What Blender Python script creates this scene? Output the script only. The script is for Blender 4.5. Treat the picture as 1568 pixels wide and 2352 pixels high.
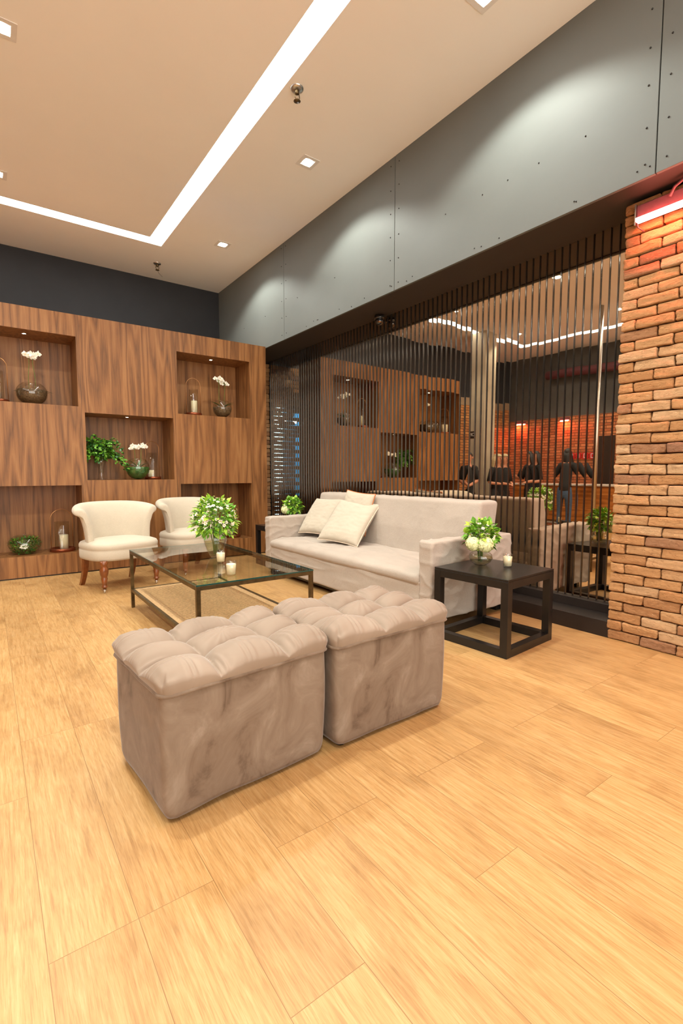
import bpy, bmesh, math, random
from mathutils import Vector, Matrix, noise
from math import sin, cos, pi, radians, sqrt, atan2
random.seed(7)
S = 1.2                      # metres per drawing unit (camera height = 1 unit)
for o in list(bpy.data.objects): bpy.data.objects.remove(o)
scn = bpy.context.scene
COL = scn.collection

# ------------------------------------------------------------------ camera
cam = bpy.data.cameras.new('camera'); co = bpy.data.objects.new('camera', cam); COL.objects.link(co)
YAW, PITCH = radians(36.04), radians(-4.572)
co.location = (-2.280*S, -5.450*S, 1.0*S)
co.rotation_euler = (pi/2+PITCH, 0, -YAW)
cam.sensor_fit = 'HORIZONTAL'; cam.sensor_width = 36; cam.lens = 36*1116.1/1568
cam.clip_start = .05; cam.clip_end = 100
scn.camera = co
# ------------------------------------------------------------------ exposure and world
scn.view_settings.view_transform = 'Standard'; scn.view_settings.look = 'None'
scn.view_settings.gamma = 1.0; scn.view_settings.use_curve_mapping = False
scn.view_settings.exposure = .93
w = bpy.data.worlds.new('world'); scn.world = w; w.use_nodes = True
w.node_tree.nodes['Background'].inputs[0].default_value = (1, .95, .86, 1)
w.node_tree.nodes['Background'].inputs[1].default_value = 2.1
STRIP = 7.0                  # ceiling light channel emission
SPOT = 80.0                  # downlight watts
NICHE = 1.3
# ------------------------------------------------------------------ material helpers
def lin(c):
    return tuple((x/255/12.92 if x/255 <= .04045 else ((x/255+.055)/1.055)**2.4) for x in c)
class NT:
    def __init__(s, name):
        s.m = bpy.data.materials.new(name); s.m.use_nodes = True
        s.t = s.m.node_tree; s.b = s.t.nodes['Principled BSDF']
    def n(s, typ, **kw):
        nd = s.t.nodes.new(typ)
        for k, v in kw.items():
            if k.startswith('i_'):
                key = k[2:]; key = int(key) if key.isdigit() else key.replace('_', ' ')
                nd.inputs[key].default_value = v
            else: setattr(nd, k, v)
        return nd
    def l(s, a, b): s.t.links.new(a, b)
    def pos(s): return s.n('ShaderNodeTexCoord').outputs['Object']
    def mapping(s, src, scale=(1,1,1), rot=(0,0,0), loc=(0,0,0)):
        m = s.n('ShaderNodeMapping'); m.inputs['Scale'].default_value = scale
        m.inputs['Rotation'].default_value = rot; m.inputs['Location'].default_value = loc
        s.l(src, m.inputs['Vector']); return m.outputs[0]
    def noise(s, src, sc=5, det=4, rough=.55, dist=0):
        n = s.n('ShaderNodeTexNoise'); n.inputs['Scale'].default_value = sc; n.inputs['Detail'].default_value = det
        n.inputs['Roughness'].default_value = rough; n.inputs['Distortion'].default_value = dist
        s.l(src, n.inputs['Vector']); return n.outputs['Fac']
    def ramp(s, fac, stops):
        r = s.n('ShaderNodeValToRGB'); e = r.color_ramp.elements
        e[0].position = stops[0][0]; e[0].color = (*stops[0][1], 1)
        e[1].position = stops[-1][0]; e[1].color = (*stops[-1][1], 1)
        for p, c in stops[1:-1]:
            q = e.new(p); q.color = (*c, 1)
        s.l(fac, r.inputs[0]); return r.outputs[0]
    def mix(s, a, b, fac, mode='MIX'):
        m = s.n('ShaderNodeMix', data_type='RGBA', blend_type=mode)
        for sock, v in ((m.inputs[0], fac), (m.inputs[6], a), (m.inputs[7], b)):
            if hasattr(v, 'is_linked') or hasattr(v, 'links'): s.l(v, sock)
            elif isinstance(v, tuple): sock.default_value = (*v, 1)
            else: sock.default_value = v
        return m.outputs[2]
    def math(s, op, a, b=0.0):
        m = s.n('ShaderNodeMath', operation=op)
        for sock, v in ((m.inputs[0], a), (m.inputs[1], b)):
            if isinstance(v, (int, float)): sock.default_value = v
            else: s.l(v, sock)
        return m.outputs[0]
    def bump(s, h, strength=.3, dist=.002):
        b = s.n('ShaderNodeBump'); b.inputs['Strength'].default_value = strength; b.inputs['Distance'].default_value = dist
        s.l(h, b.inputs['Height']); s.l(b.outputs[0], s.b.inputs['Normal'])
    def col(s, c): s.l(c, s.b.inputs['Base Color'])
def P(name, c, rough=.5, metal=0, spec=.5, var=.12, vs=30, bumps=0, coat=0, sheen=0, trans=0, ior=1.45, em=None, es=0, sub=0, bs=200):
    t = NT(name); b = t.b
    b.inputs['Roughness'].default_value = rough; b.inputs['Metallic'].default_value = metal
    b.inputs['Specular IOR Level'].default_value = spec
    b.inputs['Coat Weight'].default_value = coat; b.inputs['Coat Roughness'].default_value = .08
    b.inputs['Sheen Weight'].default_value = sheen; b.inputs['IOR'].default_value = ior
    b.inputs['Transmission Weight'].default_value = trans
    if sub:
        b.inputs['Subsurface Weight'].default_value = sub; b.inputs['Subsurface Radius'].default_value = (.02, .012, .008)
    if em: b.inputs['Emission Color'].default_value = (*em, 1); b.inputs['Emission Strength'].default_value = es
    if trans: b.inputs['Base Color'].default_value = (*c, 1)
    else:
        f = t.noise(t.pos(), vs, 3)
        t.col(t.ramp(f, [(.3, tuple(x*(1-var) for x in c)), (.7, tuple(min(1, x*(1+var)) for x in c))]))
        if bumps: t.bump(t.noise(t.pos(), bs, 2), bumps, .001)
    return t.m
M = {}
# floor: oak-look planks running along y
def floor_mat():
    t = NT('oak_plank_floor'); p = t.pos()
    sp = t.n('ShaderNodeSeparateXYZ'); t.l(p, sp.inputs[0])
    cb = t.n('ShaderNodeCombineXYZ'); t.l(t.math('ADD', sp.outputs[1], .35), cb.inputs[0]); t.l(t.math('ADD', sp.outputs[0], 2.04+.21*40), cb.inputs[1])
    br = t.n('ShaderNodeTexBrick', offset=.37, offset_frequency=3, squash=1.0)
    for k, v in (('Scale', 1), ('Brick Width', 1.22), ('Row Height', .21), ('Mortar Size', .0011), ('Mortar Smooth', .3), ('Bias', 0)): br.inputs[k].default_value = v
    br.inputs['Color1'].default_value = (0, 0, 0, 1); br.inputs['Color2'].default_value = (1, 1, 1, 1); br.inputs['Mortar'].default_value = (.5, .5, .5, 1)
    t.l(cb.outputs[0], br.inputs['Vector'])
    # per plank offset of the grain
    off = t.n('ShaderNodeVectorMath', operation='SCALE'); off.inputs['Scale'].default_value = 7.0; t.l(br.outputs['Color'], off.inputs[0])
    ad = t.n('ShaderNodeVectorMath', operation='ADD'); t.l(p, ad.inputs[0]); t.l(off.outputs[0], ad.inputs[1])
    grain = t.noise(t.mapping(ad.outputs[0], (28, 1.6, 1)), 3.2, 6, .62, .6)
    fine = t.noise(t.mapping(ad.outputs[0], (130, 5, 1)), 3, 3, .6)
    blot = t.noise(t.mapping(ad.outputs[0], (2.4, 1.3, 1)), 1.5, 4, .6, .5)
    c1 = t.ramp(grain, [(.25, lin((160, 120, 72))), (.48, lin((186, 145, 92))), (.75, lin((202, 166, 116)))])
    c2 = t.ramp(blot, [(.3, (.66, .60, .52)), (.5, (1, .98, .96)), (.72, (1.0, 1.0, 1.0))])
    c = t.mix(c1, c2, .75, 'MULTIPLY')
    bri = t.ramp(br.outputs['Color'], [(0, (.84, .82, .80)), (1, (1.0, 1.0, 1.0))])
    c = t.mix(c, bri, .8, 'MULTIPLY')
    c = t.mix(c, t.ramp(fine, [(.36, (.72, .66, .58)), (.52, (1, 1, 1))]), .55, 'MULTIPLY')
    c = t.mix(c, lin((120, 80, 42)), t.math('MULTIPLY', br.outputs['Fac'], .75))
    t.col(c); t.l(t.math('MULTIPLY_ADD', fine, .15), t.b.inputs['Roughness'])
    t.b.inputs['Roughness'].default_value = .4
    r = t.ramp(grain, [(.2, (.36,)*3), (.8, (.46,)*3)]); t.l(r, t.b.inputs['Roughness'])
    t.b.inputs['Specular IOR Level'].default_value = .4
    t.bump(t.math('SUBTRACT', t.math('MULTIPLY', fine, .5), br.outputs['Fac']), .25, .0015)
    return t.m
M['floor'] = floor_mat()
def walnut(name, dark, mid, light, pw=.92*S, off=1.49*S, rough=.42, horiz=False):
    t = NT(name); p = t.pos()
    if horiz: p = t.mapping(p, (1, 1, 1), (pi/2, 0, 0))
    sp = t.n('ShaderNodeSeparateXYZ'); t.l(p, sp.inputs[0])
    pid = t.math('FLOOR', t.math('DIVIDE', t.math('ADD', sp.outputs[0], off+10*pw), pw))
    zid = t.math('FLOOR', t.math('DIVIDE', t.math('ADD', sp.outputs[2], .07*S), .72*S))
    cb = t.n('ShaderNodeCombineXYZ'); t.l(t.math('MULTIPLY', pid, 3.17), cb.inputs[0]); t.l(t.math('MULTIPLY', zid, .0), cb.inputs[1])
    t.l(t.math('MULTIPLY', pid, 1.31), cb.inputs[2])
    ad = t.n('ShaderNodeVectorMath', operation='ADD'); t.l(p, ad.inputs[0]); t.l(cb.outputs[0], ad.inputs[1])
    v = ad.outputs[0]
    n1 = t.noise(t.mapping(v, (2.6, 2.6, .20)), 2.0, 2, .4, .1)
    rings = t.math('PINGPONG', t.math('MULTIPLY', n1, 16.0), 1.0)
    fine = t.noise(t.mapping(v, (70, 70, 1.6)), 2.2, 4, .65)
    band = t.noise(t.mapping(v, (9, 9, .25)), 1.6, 3, .5)
    f = t.math('ADD', t.math('MULTIPLY', rings, .26), t.math('ADD', t.math('MULTIPLY', fine, .62), t.math('MULTIPLY', band, .26)))
    t.col(t.ramp(f, [(.32, dark), (.58, mid), (.88, light)]))
    t.b.inputs['Roughness'].default_value = rough; t.b.inputs['Specular IOR Level'].default_value = .35
    t.bump(fine, .08, .0006)
    return t.m
M['walnut'] = walnut('walnut_veneer', lin((84, 52, 27)), lin((140, 93, 52)), lin((170, 121, 74)))
M['bar_wood'] = walnut('bar_front_wood', lin((110, 62, 24)), lin((176, 108, 50)), lin((206, 142, 78)), horiz=True)
def brick_mat(name, tint=1.0):
    t = NT(name); p = t.pos()
    at = t.n('ShaderNodeAttribute', attribute_name='tint')
    c = t.ramp(at.outputs['Fac'], [(0, lin((166, 122, 96))), (.2, lin((202, 146, 96))), (.6, lin((216, 162, 110))), (1, lin((226, 184, 140)))])
    n = t.noise(t.mapping(p, (1, 1, 2.2)), 26, 6, .7, .4)
    c = t.mix(c, t.ramp(n, [(.3, (.62, .55, .5)), (.48, (1, 1, 1)), (.7, (1, 1, 1))]), .8, 'MULTIPLY')
    c = t.mix(c, lin((238, 205, 170)), t.math('MULTIPLY', t.math('GREATER_THAN', n, .64), .35))
    t.col(c); t.b.inputs['Roughness'].default_value = .9; t.b.inputs['Specular IOR Level'].default_value = .15
    b1 = t.noise(t.mapping(p, (1, 1.0, 2.4)), 34, 6, .72, .8)
    t.bump(b1, 1.0, .026)
    return t.m
M['brick'] = brick_mat('rough_terracotta_brick')
M['mortar'] = P('dark_brick_joint', lin((78, 48, 34)), .95, bumps=.5)
def flat_brick(name, c1, c2, ax=0):
    t = NT(name); p = t.pos(); sp = t.n('ShaderNodeSeparateXYZ'); t.l(p, sp.inputs[0])
    cb = t.n('ShaderNodeCombineXYZ'); t.l(t.math('ADD', sp.outputs[ax], 40), cb.inputs[0]); t.l(sp.outputs[2], cb.inputs[1])
    br = t.n('ShaderNodeTexBrick', offset=.5)
    for k, v in (('Scale', 1), ('Brick Width', .23), ('Row Height', .069), ('Mortar Size', .006), ('Mortar Smooth', .4), ('Bias', 0)): br.inputs[k].default_value = v
    br.inputs['Color1'].default_value = (*c1, 1); br.inputs['Color2'].default_value = (*c2, 1); br.inputs['Mortar'].default_value = (.03, .014, .008, 1)
    t.l(cb.outputs[0], br.inputs['Vector']); t.col(br.outputs['Color'])
    t.b.inputs['Roughness'].default_value = .9; t.bump(t.math('SUBTRACT', t.math('MULTIPLY', t.noise(p, 30), .4), br.outputs['Fac']), .8, .012)
    return t.m
M['brick_x'] = flat_brick('wall_brick_facing_room', lin((170, 98, 60)), lin((206, 136, 90)), 1)
M['brick_y'] = flat_brick('wall_brick_end', lin((150, 96, 52)), lin((196, 140, 84)), 0)
M['ceiling'] = P('ceiling_paint', (.90, .885, .85), .9, spec=.2, var=.015, vs=1.2)
M['charcoal'] = P('charcoal_wall_paint', (.030, .031, .034), .62, spec=.35, var=.08, vs=3)
def fascia_mat():
    t = NT('grey_metal_fascia'); p = t.pos()
    n = t.noise(t.mapping(p, (1, .7, 1.1)), 1.6, 4, .5)
    t.col(t.ramp(n, [(.3, (.135, .146, .138)), (.7, (.155, .166, .156))]))
    t.b.inputs['Roughness'].default_value = .62; t.b.inputs['Specular IOR Level'].default_value = .3
    t.bump(t.noise(p, 3, 3), .12, .01)
    return t.m
M['fascia'] = fascia_mat()
M['soffit'] = P('soffit_brown_paint', (.040, .030, .024), .55, var=.05, vs=3)
M['plinth'] = P('plinth_black_brown', (.018, .012, .0095), .42, var=.1, vs=4)
M['slat'] = P('gloss_black_slat', (.014, .012, .011), .13, spec=.7, var=.1, coat=.6)
def mirror_mat():
    t = NT('bronze_mirror'); t.b.inputs['Metallic'].default_value = 1; t.b.inputs['Roughness'].default_value = .012
    n = t.noise(t.pos(), 1.1, 2); t.col(t.ramp(n, [(.3, (.66, .535, .41)), (.7, (.69, .56, .43))]))
    return t.m
M['mirror'] = mirror_mat()
def emis(name, c, s):
    t = NT(name); t.b.inputs['Base Color'].default_value = (.8, .8, .8, 1)
    t.b.inputs['Emission Color'].default_value = (*c, 1); t.b.inputs['Emission Strength'].default_value = s; return t.m
M['strip'] = emis('lit_ceiling_channel', (.93, .97, .96), STRIP)
M['lamp'] = emis('lit_downlight_lens', (1, .97, .9), 60)
M['nlamp'] = emis('lit_niche_lens', (.9, 1, .85), 30)
M['red'] = emis('lit_red_led', (1, .22, .16), 13)
M['bluewin'] = emis('lit_blue_window', (.40, .75, 1.0), 14)
M['bulb'] = emis('lit_bulb', (.8, .92, 1), 30)
M['plum'] = P('plum_metal_housing', (.16, .06, .07), .4)
M['white_trim'] = P('white_trim', (.75, .73, .7), .5, var=.03)
def velvet():
    t = NT('taupe_velvet'); p = t.pos()
    n = t.noise(t.mapping(p, (1, 1, .8)), 5.5, 6, .62, 1.2)
    c = t.ramp(n, [(.30, lin((88, 70, 56))), (.43, lin((116, 97, 81))), (.6, lin((128, 110, 94))), (.75, lin((144, 128, 113)))])
    t.col(c); t.b.inputs['Roughness'].default_value = .75; t.b.inputs['Sheen Weight'].default_value = .2
    t.b.inputs['Sheen Roughness'].default_value = .35; t.b.inputs['Specular IOR Level'].default_value = .2
    t.bump(t.noise(p, 60, 3), .05, .002); return t.m
M['velvet'] = velvet()
def velvet_lit_top():  # same velvet, paler than the body: brighter shading on top put into the colour
    t = NT('taupe_velvet_lit_top'); p = t.pos(); n = t.noise(p, 3.5, 4, .5, .4)
    t.col(t.ramp(n, [(.3, lin((132, 114, 98))), (.7, lin((150, 132, 116)))]))
    t.b.inputs['Roughness'].default_value = .62; t.b.inputs['Sheen Weight'].default_value = .35; t.b.inputs['Sheen Roughness'].default_value = .3; t.b.inputs['Specular IOR Level'].default_value = .25
    return t.m
M['velvet_lit_top'] = velvet_lit_top()
def linen(name, c, b=.25, weave=900, var=.06):
    t = NT(name); p = t.pos()
    n = t.noise(p, 3.0, 5, .6); f = t.noise(t.mapping(p, (1, 1, .35)), weave*.35, 2)
    cc = t.ramp(n, [(.3, tuple(x*(1-var) for x in c)), (.7, tuple(min(1, x*(1+var)) for x in c))])
    cc = t.mix(cc, t.ramp(f, [(.35, (.86, .85, .83)), (.6, (1, 1, 1))]), .7, 'MULTIPLY')
    t.col(cc); t.b.inputs['Roughness'].default_value = .9; t.b.inputs['Specular IOR Level'].default_value = .15; t.b.inputs['Sheen Weight'].default_value = .15
    t.bump(t.math('ADD', t.math('MULTIPLY', f, .4), t.noise(p, 9, 4, .5, .6)), b, .012); return t.m
M['sofa'] = linen('greige_linen_slipcover', lin((178, 165, 152)), .35)
M['cushion'] = linen('cream_linen_cushion', lin((190, 179, 161)), .22)
M['chair'] = linen('natural_linen_chair', lin((196, 184, 165)), .12)
M['pipe_orange'] = P('rust_piping', lin((186, 110, 60)), .8)
M['pipe_cream'] = P('cream_piping', lin((214, 196, 176)), .8)
M['leg_wood'] = P('varnished_chair_leg', lin((122, 66, 30)), .28, var=.25, vs=25, coat=.5)
M['chrome'] = P('chrome', (.75, .74, .72), .12, 1, var=.03)
M['black_lacquer'] = P('black_brown_lacquer', (.011, .009, .008), .28, spec=.5, var=.15, vs=8)
M['bronze'] = P('aged_bronze_frame', lin((96, 78, 50)), .38, .75, var=.35, vs=20, bumps=.1)
M['rattan'] = P('woven_rattan', lin((176, 140, 98)), .7, var=.25, vs=60)
M['copper'] = P('copper_base', lin((150, 84, 56)), .3, .8, var=.15)
M['brass'] = P('brass_wire', lin((196, 142, 92)), .28, .9, var=.05)
def glassm(name, c=(1, 1, 1), tint=.06, rough=0.0, edge=.6):
    # thin clear glass: mostly see-through, reflecting more at grazing angles
    t = NT(name); nt = t.t; out = nt.nodes['Material Output']; nt.nodes.remove(t.b)
    tr = t.n('ShaderNodeBsdfTransparent'); tr.inputs[0].default_value = (*c, 1)
    gl = t.n('ShaderNodeBsdfGlossy'); gl.inputs['Roughness'].default_value = max(rough, .01)
    fr = t.n('ShaderNodeFresnel'); fr.inputs['IOR'].default_value = 1.5
    ge = t.n('ShaderNodeNewGeometry')
    f = t.math('MULTIPLY', t.math('ADD', t.math('MULTIPLY', fr.outputs[0], edge+.6), tint), t.math('SUBTRACT', 1.0, ge.outputs['Backfacing']))
    mx = t.n('ShaderNodeMixShader'); t.l(f, mx.inputs[0]); t.l(tr.outputs[0], mx.inputs[1]); t.l(gl.outputs[0], mx.inputs[2])
    t.l(mx.outputs[0], out.inputs[0]); return t.m
M['glass'] = glassm('clear_glass', (.97, .98, .97))
M['glass_top'] = glassm('table_glass', (.90, .93, .90), .03, 0, .5)
M['glass_edge'] = P('green_glass_edge', (.01, .06, .05), .15, spec=.8)
M['water'] = glassm('vase_water', (.88, .86, .70), .02)
M['wax'] = P('ivory_wax', lin((240, 226, 190)), .5, var=.03, sub=.3)
M['wick'] = P('white_wick', (.6, .55, .5), .8)
M['leaf'] = P('fresh_green_leaf', lin((98, 152, 40)), .42, var=.4, vs=40)
M['leaf_light'] = P('lime_green_leaf', lin((158, 196, 62)), .45, var=.3, vs=40)
M['leaf_dark'] = P('deep_green_leaf', lin((46, 96, 36)), .35, var=.4, vs=30)
M['stem'] = P('green_stem', lin((96, 118, 46)), .5, var=.3)
M['petal'] = P('white_petal', lin((246, 242, 228)), .6, var=.04)
M['hydra'] = P('pale_hydrangea_petal', lin((226, 228, 172)), .65, var=.14, vs=60)
M['yellow'] = P('yellow_orchid_centre', lin((214, 178, 60)), .6)
M['moss'] = P('brown_root_fibre', lin((96, 74, 48)), .95, var=.5, vs=60, bumps=.9, bs=90)
M['dome'] = P('gloss_black_plastic', (.01, .01, .011), .08, spec=.8, coat=.8)
M['steel'] = P('brushed_steel', (.55, .54, .52), .28, 1, var=.06)
M['concrete'] = P('pale_concrete', lin((176, 166, 146)), .8, var=.1, vs=4)
M['grey_dark'] = P('dark_grey_plaster', (.085, .085, .08), .8, var=.15, vs=3)
M['tan'] = P('tan_panel', lin((150, 130, 104)), .7)
M['bluewall'] = P('blue_painted_wall', (.05, .26, .46), .6)
M['skin'] = P('skin', lin((190, 132, 104)), .55, var=.06)
M['black_cloth'] = P('black_cloth', (.012, .012, .013), .85, var=.2)
M['denim'] = P('blue_denim', (.05, .09, .16), .85, var=.25, vs=40)
M['hair_dark'] = P('dark_hair', (.012, .009, .008), .5, var=.3)
M['hair_blond'] = P('blond_hair', lin((170, 150, 112)), .5, var=.3, vs=60)
M['sign_dark'] = P('dark_sign_plate', (.03, .018, .012), .5)
M['sign_red'] = P('red_sign_plate', (.55, .02, .02), .45)
M['sign_white'] = P('white_sign_marks', (.8, .78, .74), .5)
M['counter_top'] = P('pale_stone_top', (.6, .56, .5), .35)

# ------------------------------------------------------------------ mesh helpers (coordinates in drawing units)
class MB:
    def __init__(s): s.v = []; s.f = []; s.attr = []
    def add(s, vs, fs):
        o = len(s.v); s.v += [tuple(v) for v in vs]; s.f += [tuple(i+o for i in f) for f in fs]; return s
    def box(s, x0, x1, y0, y1, z0, z1, mat=None):
        vs = [(x, y, z) for z in (z0, z1) for y in (y0, y1) for x in (x0, x1)]
        if mat: vs = [mat @ Vector(v) for v in vs]
        return s.add(vs, [(0,2,3,1),(4,5,7,6),(0,1,5,4),(2,6,7,3),(0,4,6,2),(1,3,7,5)])
    def bbox(s, x0, x1, y0, y1, z0, z1, b=.004, mat=None):      # box with chamfered edges
        bm = bmesh.new(); bmesh.ops.create_cube(bm, size=1)
        for v in bm.verts: v.co = Vector(((x0+x1)/2+v.co.x*(x1-x0), (y0+y1)/2+v.co.y*(y1-y0), (z0+z1)/2+v.co.z*(z1-z0)))
        bmesh.ops.bevel(bm, geom=list(bm.edges), offset=b, segments=2, affect='EDGES', profile=.5)
        bm.verts.index_update(); vs = [v.co.copy() for v in bm.verts]
        if mat: vs = [mat @ v for v in vs]
        s.add(vs, [[v.index for v in f.verts] for f in bm.faces]); bm.free(); return s
    def tube(s, pts, r, n=8, cap=True):
        pts = [Vector(p) for p in pts]; k = len(pts); rr = r if isinstance(r, (list, tuple)) else [r]*k
        vs = []; fs = []; up = None
        for i, p in enumerate(pts):
            d = (pts[min(i+1, k-1)]-pts[max(i-1, 0)]).normalized()
            if up is None: up = Vector((0,0,1)) if abs(d.z) < .9 else Vector((1,0,0))
            a = d.cross(up).normalized(); b = a.cross(d).normalized(); up = b
            for j in range(n):
                q = 2*pi*j/n; vs.append(p+(a*cos(q)+b*sin(q))*rr[i])
        for i in range(k-1):
            for j in range(n):
                fs.append((i*n+j, i*n+(j+1) % n, (i+1)*n+(j+1) % n, (i+1)*n+j))
        if cap: fs += [tuple(range(n))[::-1], tuple(range((k-1)*n, k*n))]
        return s.add(vs, fs)
    def lathe(s, prof, n=24, c=(0,0,0), cap=False):
        vs = []; fs = []; m = len(prof)
        for r, z in prof:
            for j in range(n):
                q = 2*pi*j/n; vs.append((c[0]+r*cos(q), c[1]+r*sin(q), c[2]+z))
        for i in range(m-1):
            for j in range(n): fs.append((i*n+j, i*n+(j+1) % n, (i+1)*n+(j+1) % n, (i+1)*n+j))
        if cap: fs += [tuple(range(n))[::-1], tuple(range((m-1)*n, m*n))]
        return s.add(vs, fs)
    def ball(s, c, r, n=10, sc=(1,1,1)):
        m = max(5, n//2+1)
        return s.lathe([(max(1e-4, r*sc[0]*sin(pi*i/m)), -r*sc[2]*cos(pi*i/m)) for i in range(m+1)], n, c)
    def grid(s, fn, nu, nv, wrap=False):
        vs = [fn(i/(nu if wrap else nu-1), j/(nv-1)) for j in range(nv) for i in range(nu)]; fs = []
        for j in range(nv-1):
            for i in range(nu if wrap else nu-1):
                a = j*nu+i; b = j*nu+(i+1) % nu; fs.append((a, b, b+nu, a+nu))
        return s.add(vs, fs)
    def rbox(s, c, d, r, n=12, disp=None, rot=None, k=2):            # soft rounded box, optional displacement
        bm = bmesh.new(); bmesh.ops.create_cube(bm, size=2); bmesh.ops.subdivide_edges(bm, edges=list(bm.edges), cuts=n, use_grid_fill=True)
        h = [x/2 for x in d]; vs = []; t0 = 1-2*k/(n+1)
        bm.verts.index_update()
        for v in bm.verts:
            q = Vector((0,0,0)); e = Vector((0,0,0))
            for i in range(3):
                t = v.co[i]; at = abs(t); sg = 1 if t > 0 else -1
                if at > t0+1e-6: q[i] = sg*(h[i]-r); e[i] = sg*math.tan((at-t0)/(1-t0)*pi/4)
                else: q[i] = t/t0*(h[i]-r)
            nn = e.normalized() if e.length > 1e-9 else Vector((0,0,0))
            p = q+nn*r
            if disp: p = p+disp(p, nn)
            if rot: p = rot @ p
            vs.append(p+Vector(c))
        s.add(vs, [[v.index for v in f.verts] for f in bm.faces]); bm.free(); return s
    def leaf(s, b, d, L, W, droop=.3, up=None, fold=.15):
        d = Vector(d).normalized(); b = Vector(b); u = Vector(up) if up else Vector((0,0,1))
        a = d.cross(u)
        if a.length < .1: a = d.cross(Vector((1,.3,0)))
        a.normalize(); nrm = a.cross(d).normalized(); vs = []
        prof = (0.05, .62, 1.0, .86, .45, 0.02)
        for i, wv in enumerate(prof):
            t = i/(len(prof)-1); c = b+d*(L*t)-nrm*(droop*L*t*t)
            vs += [c-a*(W/2*wv)+nrm*(fold*W*wv), c, c+a*(W/2*wv)+nrm*(fold*W*wv)]
        fs = []
        for i in range(len(prof)-1):
            for j in range(2): q = i*3+j; fs.append((q, q+1, q+4, q+3))
        return s.add(vs, fs)
    def build(s, name, mat, parent=None, smooth=True, loc=(0,0,0), sub=0, weld=False, ang=None):
        me = bpy.data.meshes.new(name)
        me.from_pydata([(v[0]*S, v[1]*S, v[2]*S) for v in s.v], [], s.f); me.update()
        if weld:
            bm = bmesh.new(); bm.from_mesh(me); bmesh.ops.remove_doubles(bm, verts=bm.verts, dist=1e-5); bmesh.ops.recalc_face_normals(bm, faces=bm.faces); bm.to_mesh(me); bm.free()
        else:
            bm = bmesh.new(); bm.from_mesh(me); bmesh.ops.recalc_face_normals(bm, faces=bm.faces); bm.to_mesh(me); bm.free()
        if smooth:
            me.polygons.foreach_set('use_smooth', [True]*len(me.polygons))
            if ang: me.set_sharp_from_angle(angle=radians(ang))
        me.materials.append(M[mat] if isinstance(mat, str) else mat)
        o = bpy.data.objects.new(name, me); COL.objects.link(o)
        o.location = Vector(loc)*S
        if parent: o.parent = parent
        if sub:
            md = o.modifiers.new('sub', 'SUBSURF'); md.levels = md.render_levels = sub
        return o
def Rz(a, loc=(0,0,0)): return Matrix.Translation(Vector(loc)) @ Matrix.Rotation(a, 4, 'Z')
def thing(name, label, cat, loc=(0,0,0), rz=0, group=None):
    o = bpy.data.objects.new(name, None); COL.objects.link(o); o.location = Vector(loc)*S; o.rotation_euler = (0,0,rz)
    o.empty_display_size = .05
    o['label'] = label; o['category'] = cat
    if group: o['group'] = group
    return o
def tag(o, label, cat, group=None, kind=None):
    o['label'] = label; o['category'] = cat
    if group: o['group'] = group
    if kind: o['kind'] = kind
    return o
def struct(o, label=None):
    o['kind'] = 'structure'
    if label: o['label'] = label; o['category'] = o.name.split('_')[0]
    return o
def copy_tree(o, parent=None):
    c = o.copy(); COL.objects.link(c); c.parent = parent
    for ch in [x for x in kids.get(o.name, o.children)]: copy_tree(ch, c)
    return c
kids = {}
def relabel(o, label, loc=None, rz=None):
    o['label'] = label
    if loc: o.location = Vector(loc)*S
    if rz is not None: o.rotation_euler = (0, 0, rz)
    return o

# ================================================================== STRUCTURE
ZC = 3.585; YB = 1.44; XM = .95; ZS = 2.52
struct(MB().box(-9, 2.5, -9, 4.2, -.1, 0).build('floor', 'floor', smooth=False), 'pale oak plank floor running toward the wooden display wall')
# ceiling with a rectangular recessed light channel (openings are the channel)
c = MB()
IX0, IX1, OX0, OX1 = -4.9, -.706, -5.06, -.546
IY0, IY1, OY0, OY1 = -6.4, .285, -6.58, .435
c.box(-6.0, OX0, -9, YB, ZC, ZC+.12); c.box(OX1, .56, -9, YB, ZC, ZC+.12)
c.box(OX0, OX1, OY1, YB, ZC, ZC+.12); c.box(OX0, OX1, -9, OY0, ZC, ZC+.12)
c.box(IX0, IX1, IY0, IY1, ZC, ZC+.12)
struct(c.build('ceiling', 'ceiling', smooth=False), 'cream plaster ceiling with a bright recessed light channel')
ch = thing('ceiling_light_channel', 'long white light channel recessed in a rectangle in the cream ceiling', 'light', (0,0,ZC+.01))
for b in ((OX0, IX0, OY0, OY1), (IX1, OX1, OY0, OY1), (IX0, IX1, IY1, OY1), (IX0, IX1, OY0, IY0)):
    MB().box(b[0], b[1], b[2], b[3], 0, .02).build('diffuser', 'strip', ch, smooth=False)
# back wall: charcoal bulkhead above, brick with an opening below, behind the free-standing cabinet
bw = MB().box(-6.0, 1.3, YB, YB+.12, 2.63, ZC+.12); struct(bw.build('wall_back', 'charcoal', smooth=False), 'charcoal painted back wall above the wooden display wall')
b2 = MB().box(-6.0, -.75, YB, YB+.12, 0, 2.47).box(.5, 1.3, YB, YB+.12, 0, 2.47).box(-.75, .5, YB, YB+.12, 2.06, 2.47)
struct(b2.build('wall_brick_back', 'brick_y', smooth=False), 'brick wall with an opening to a blue lit bar behind the cabinet')
struct(MB().box(-6.0, 1.3, YB-.01, YB+.12, 2.47, 2.63).build('trim_1', 'tan', smooth=False), 'tan panel band above the brick opening')
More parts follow.
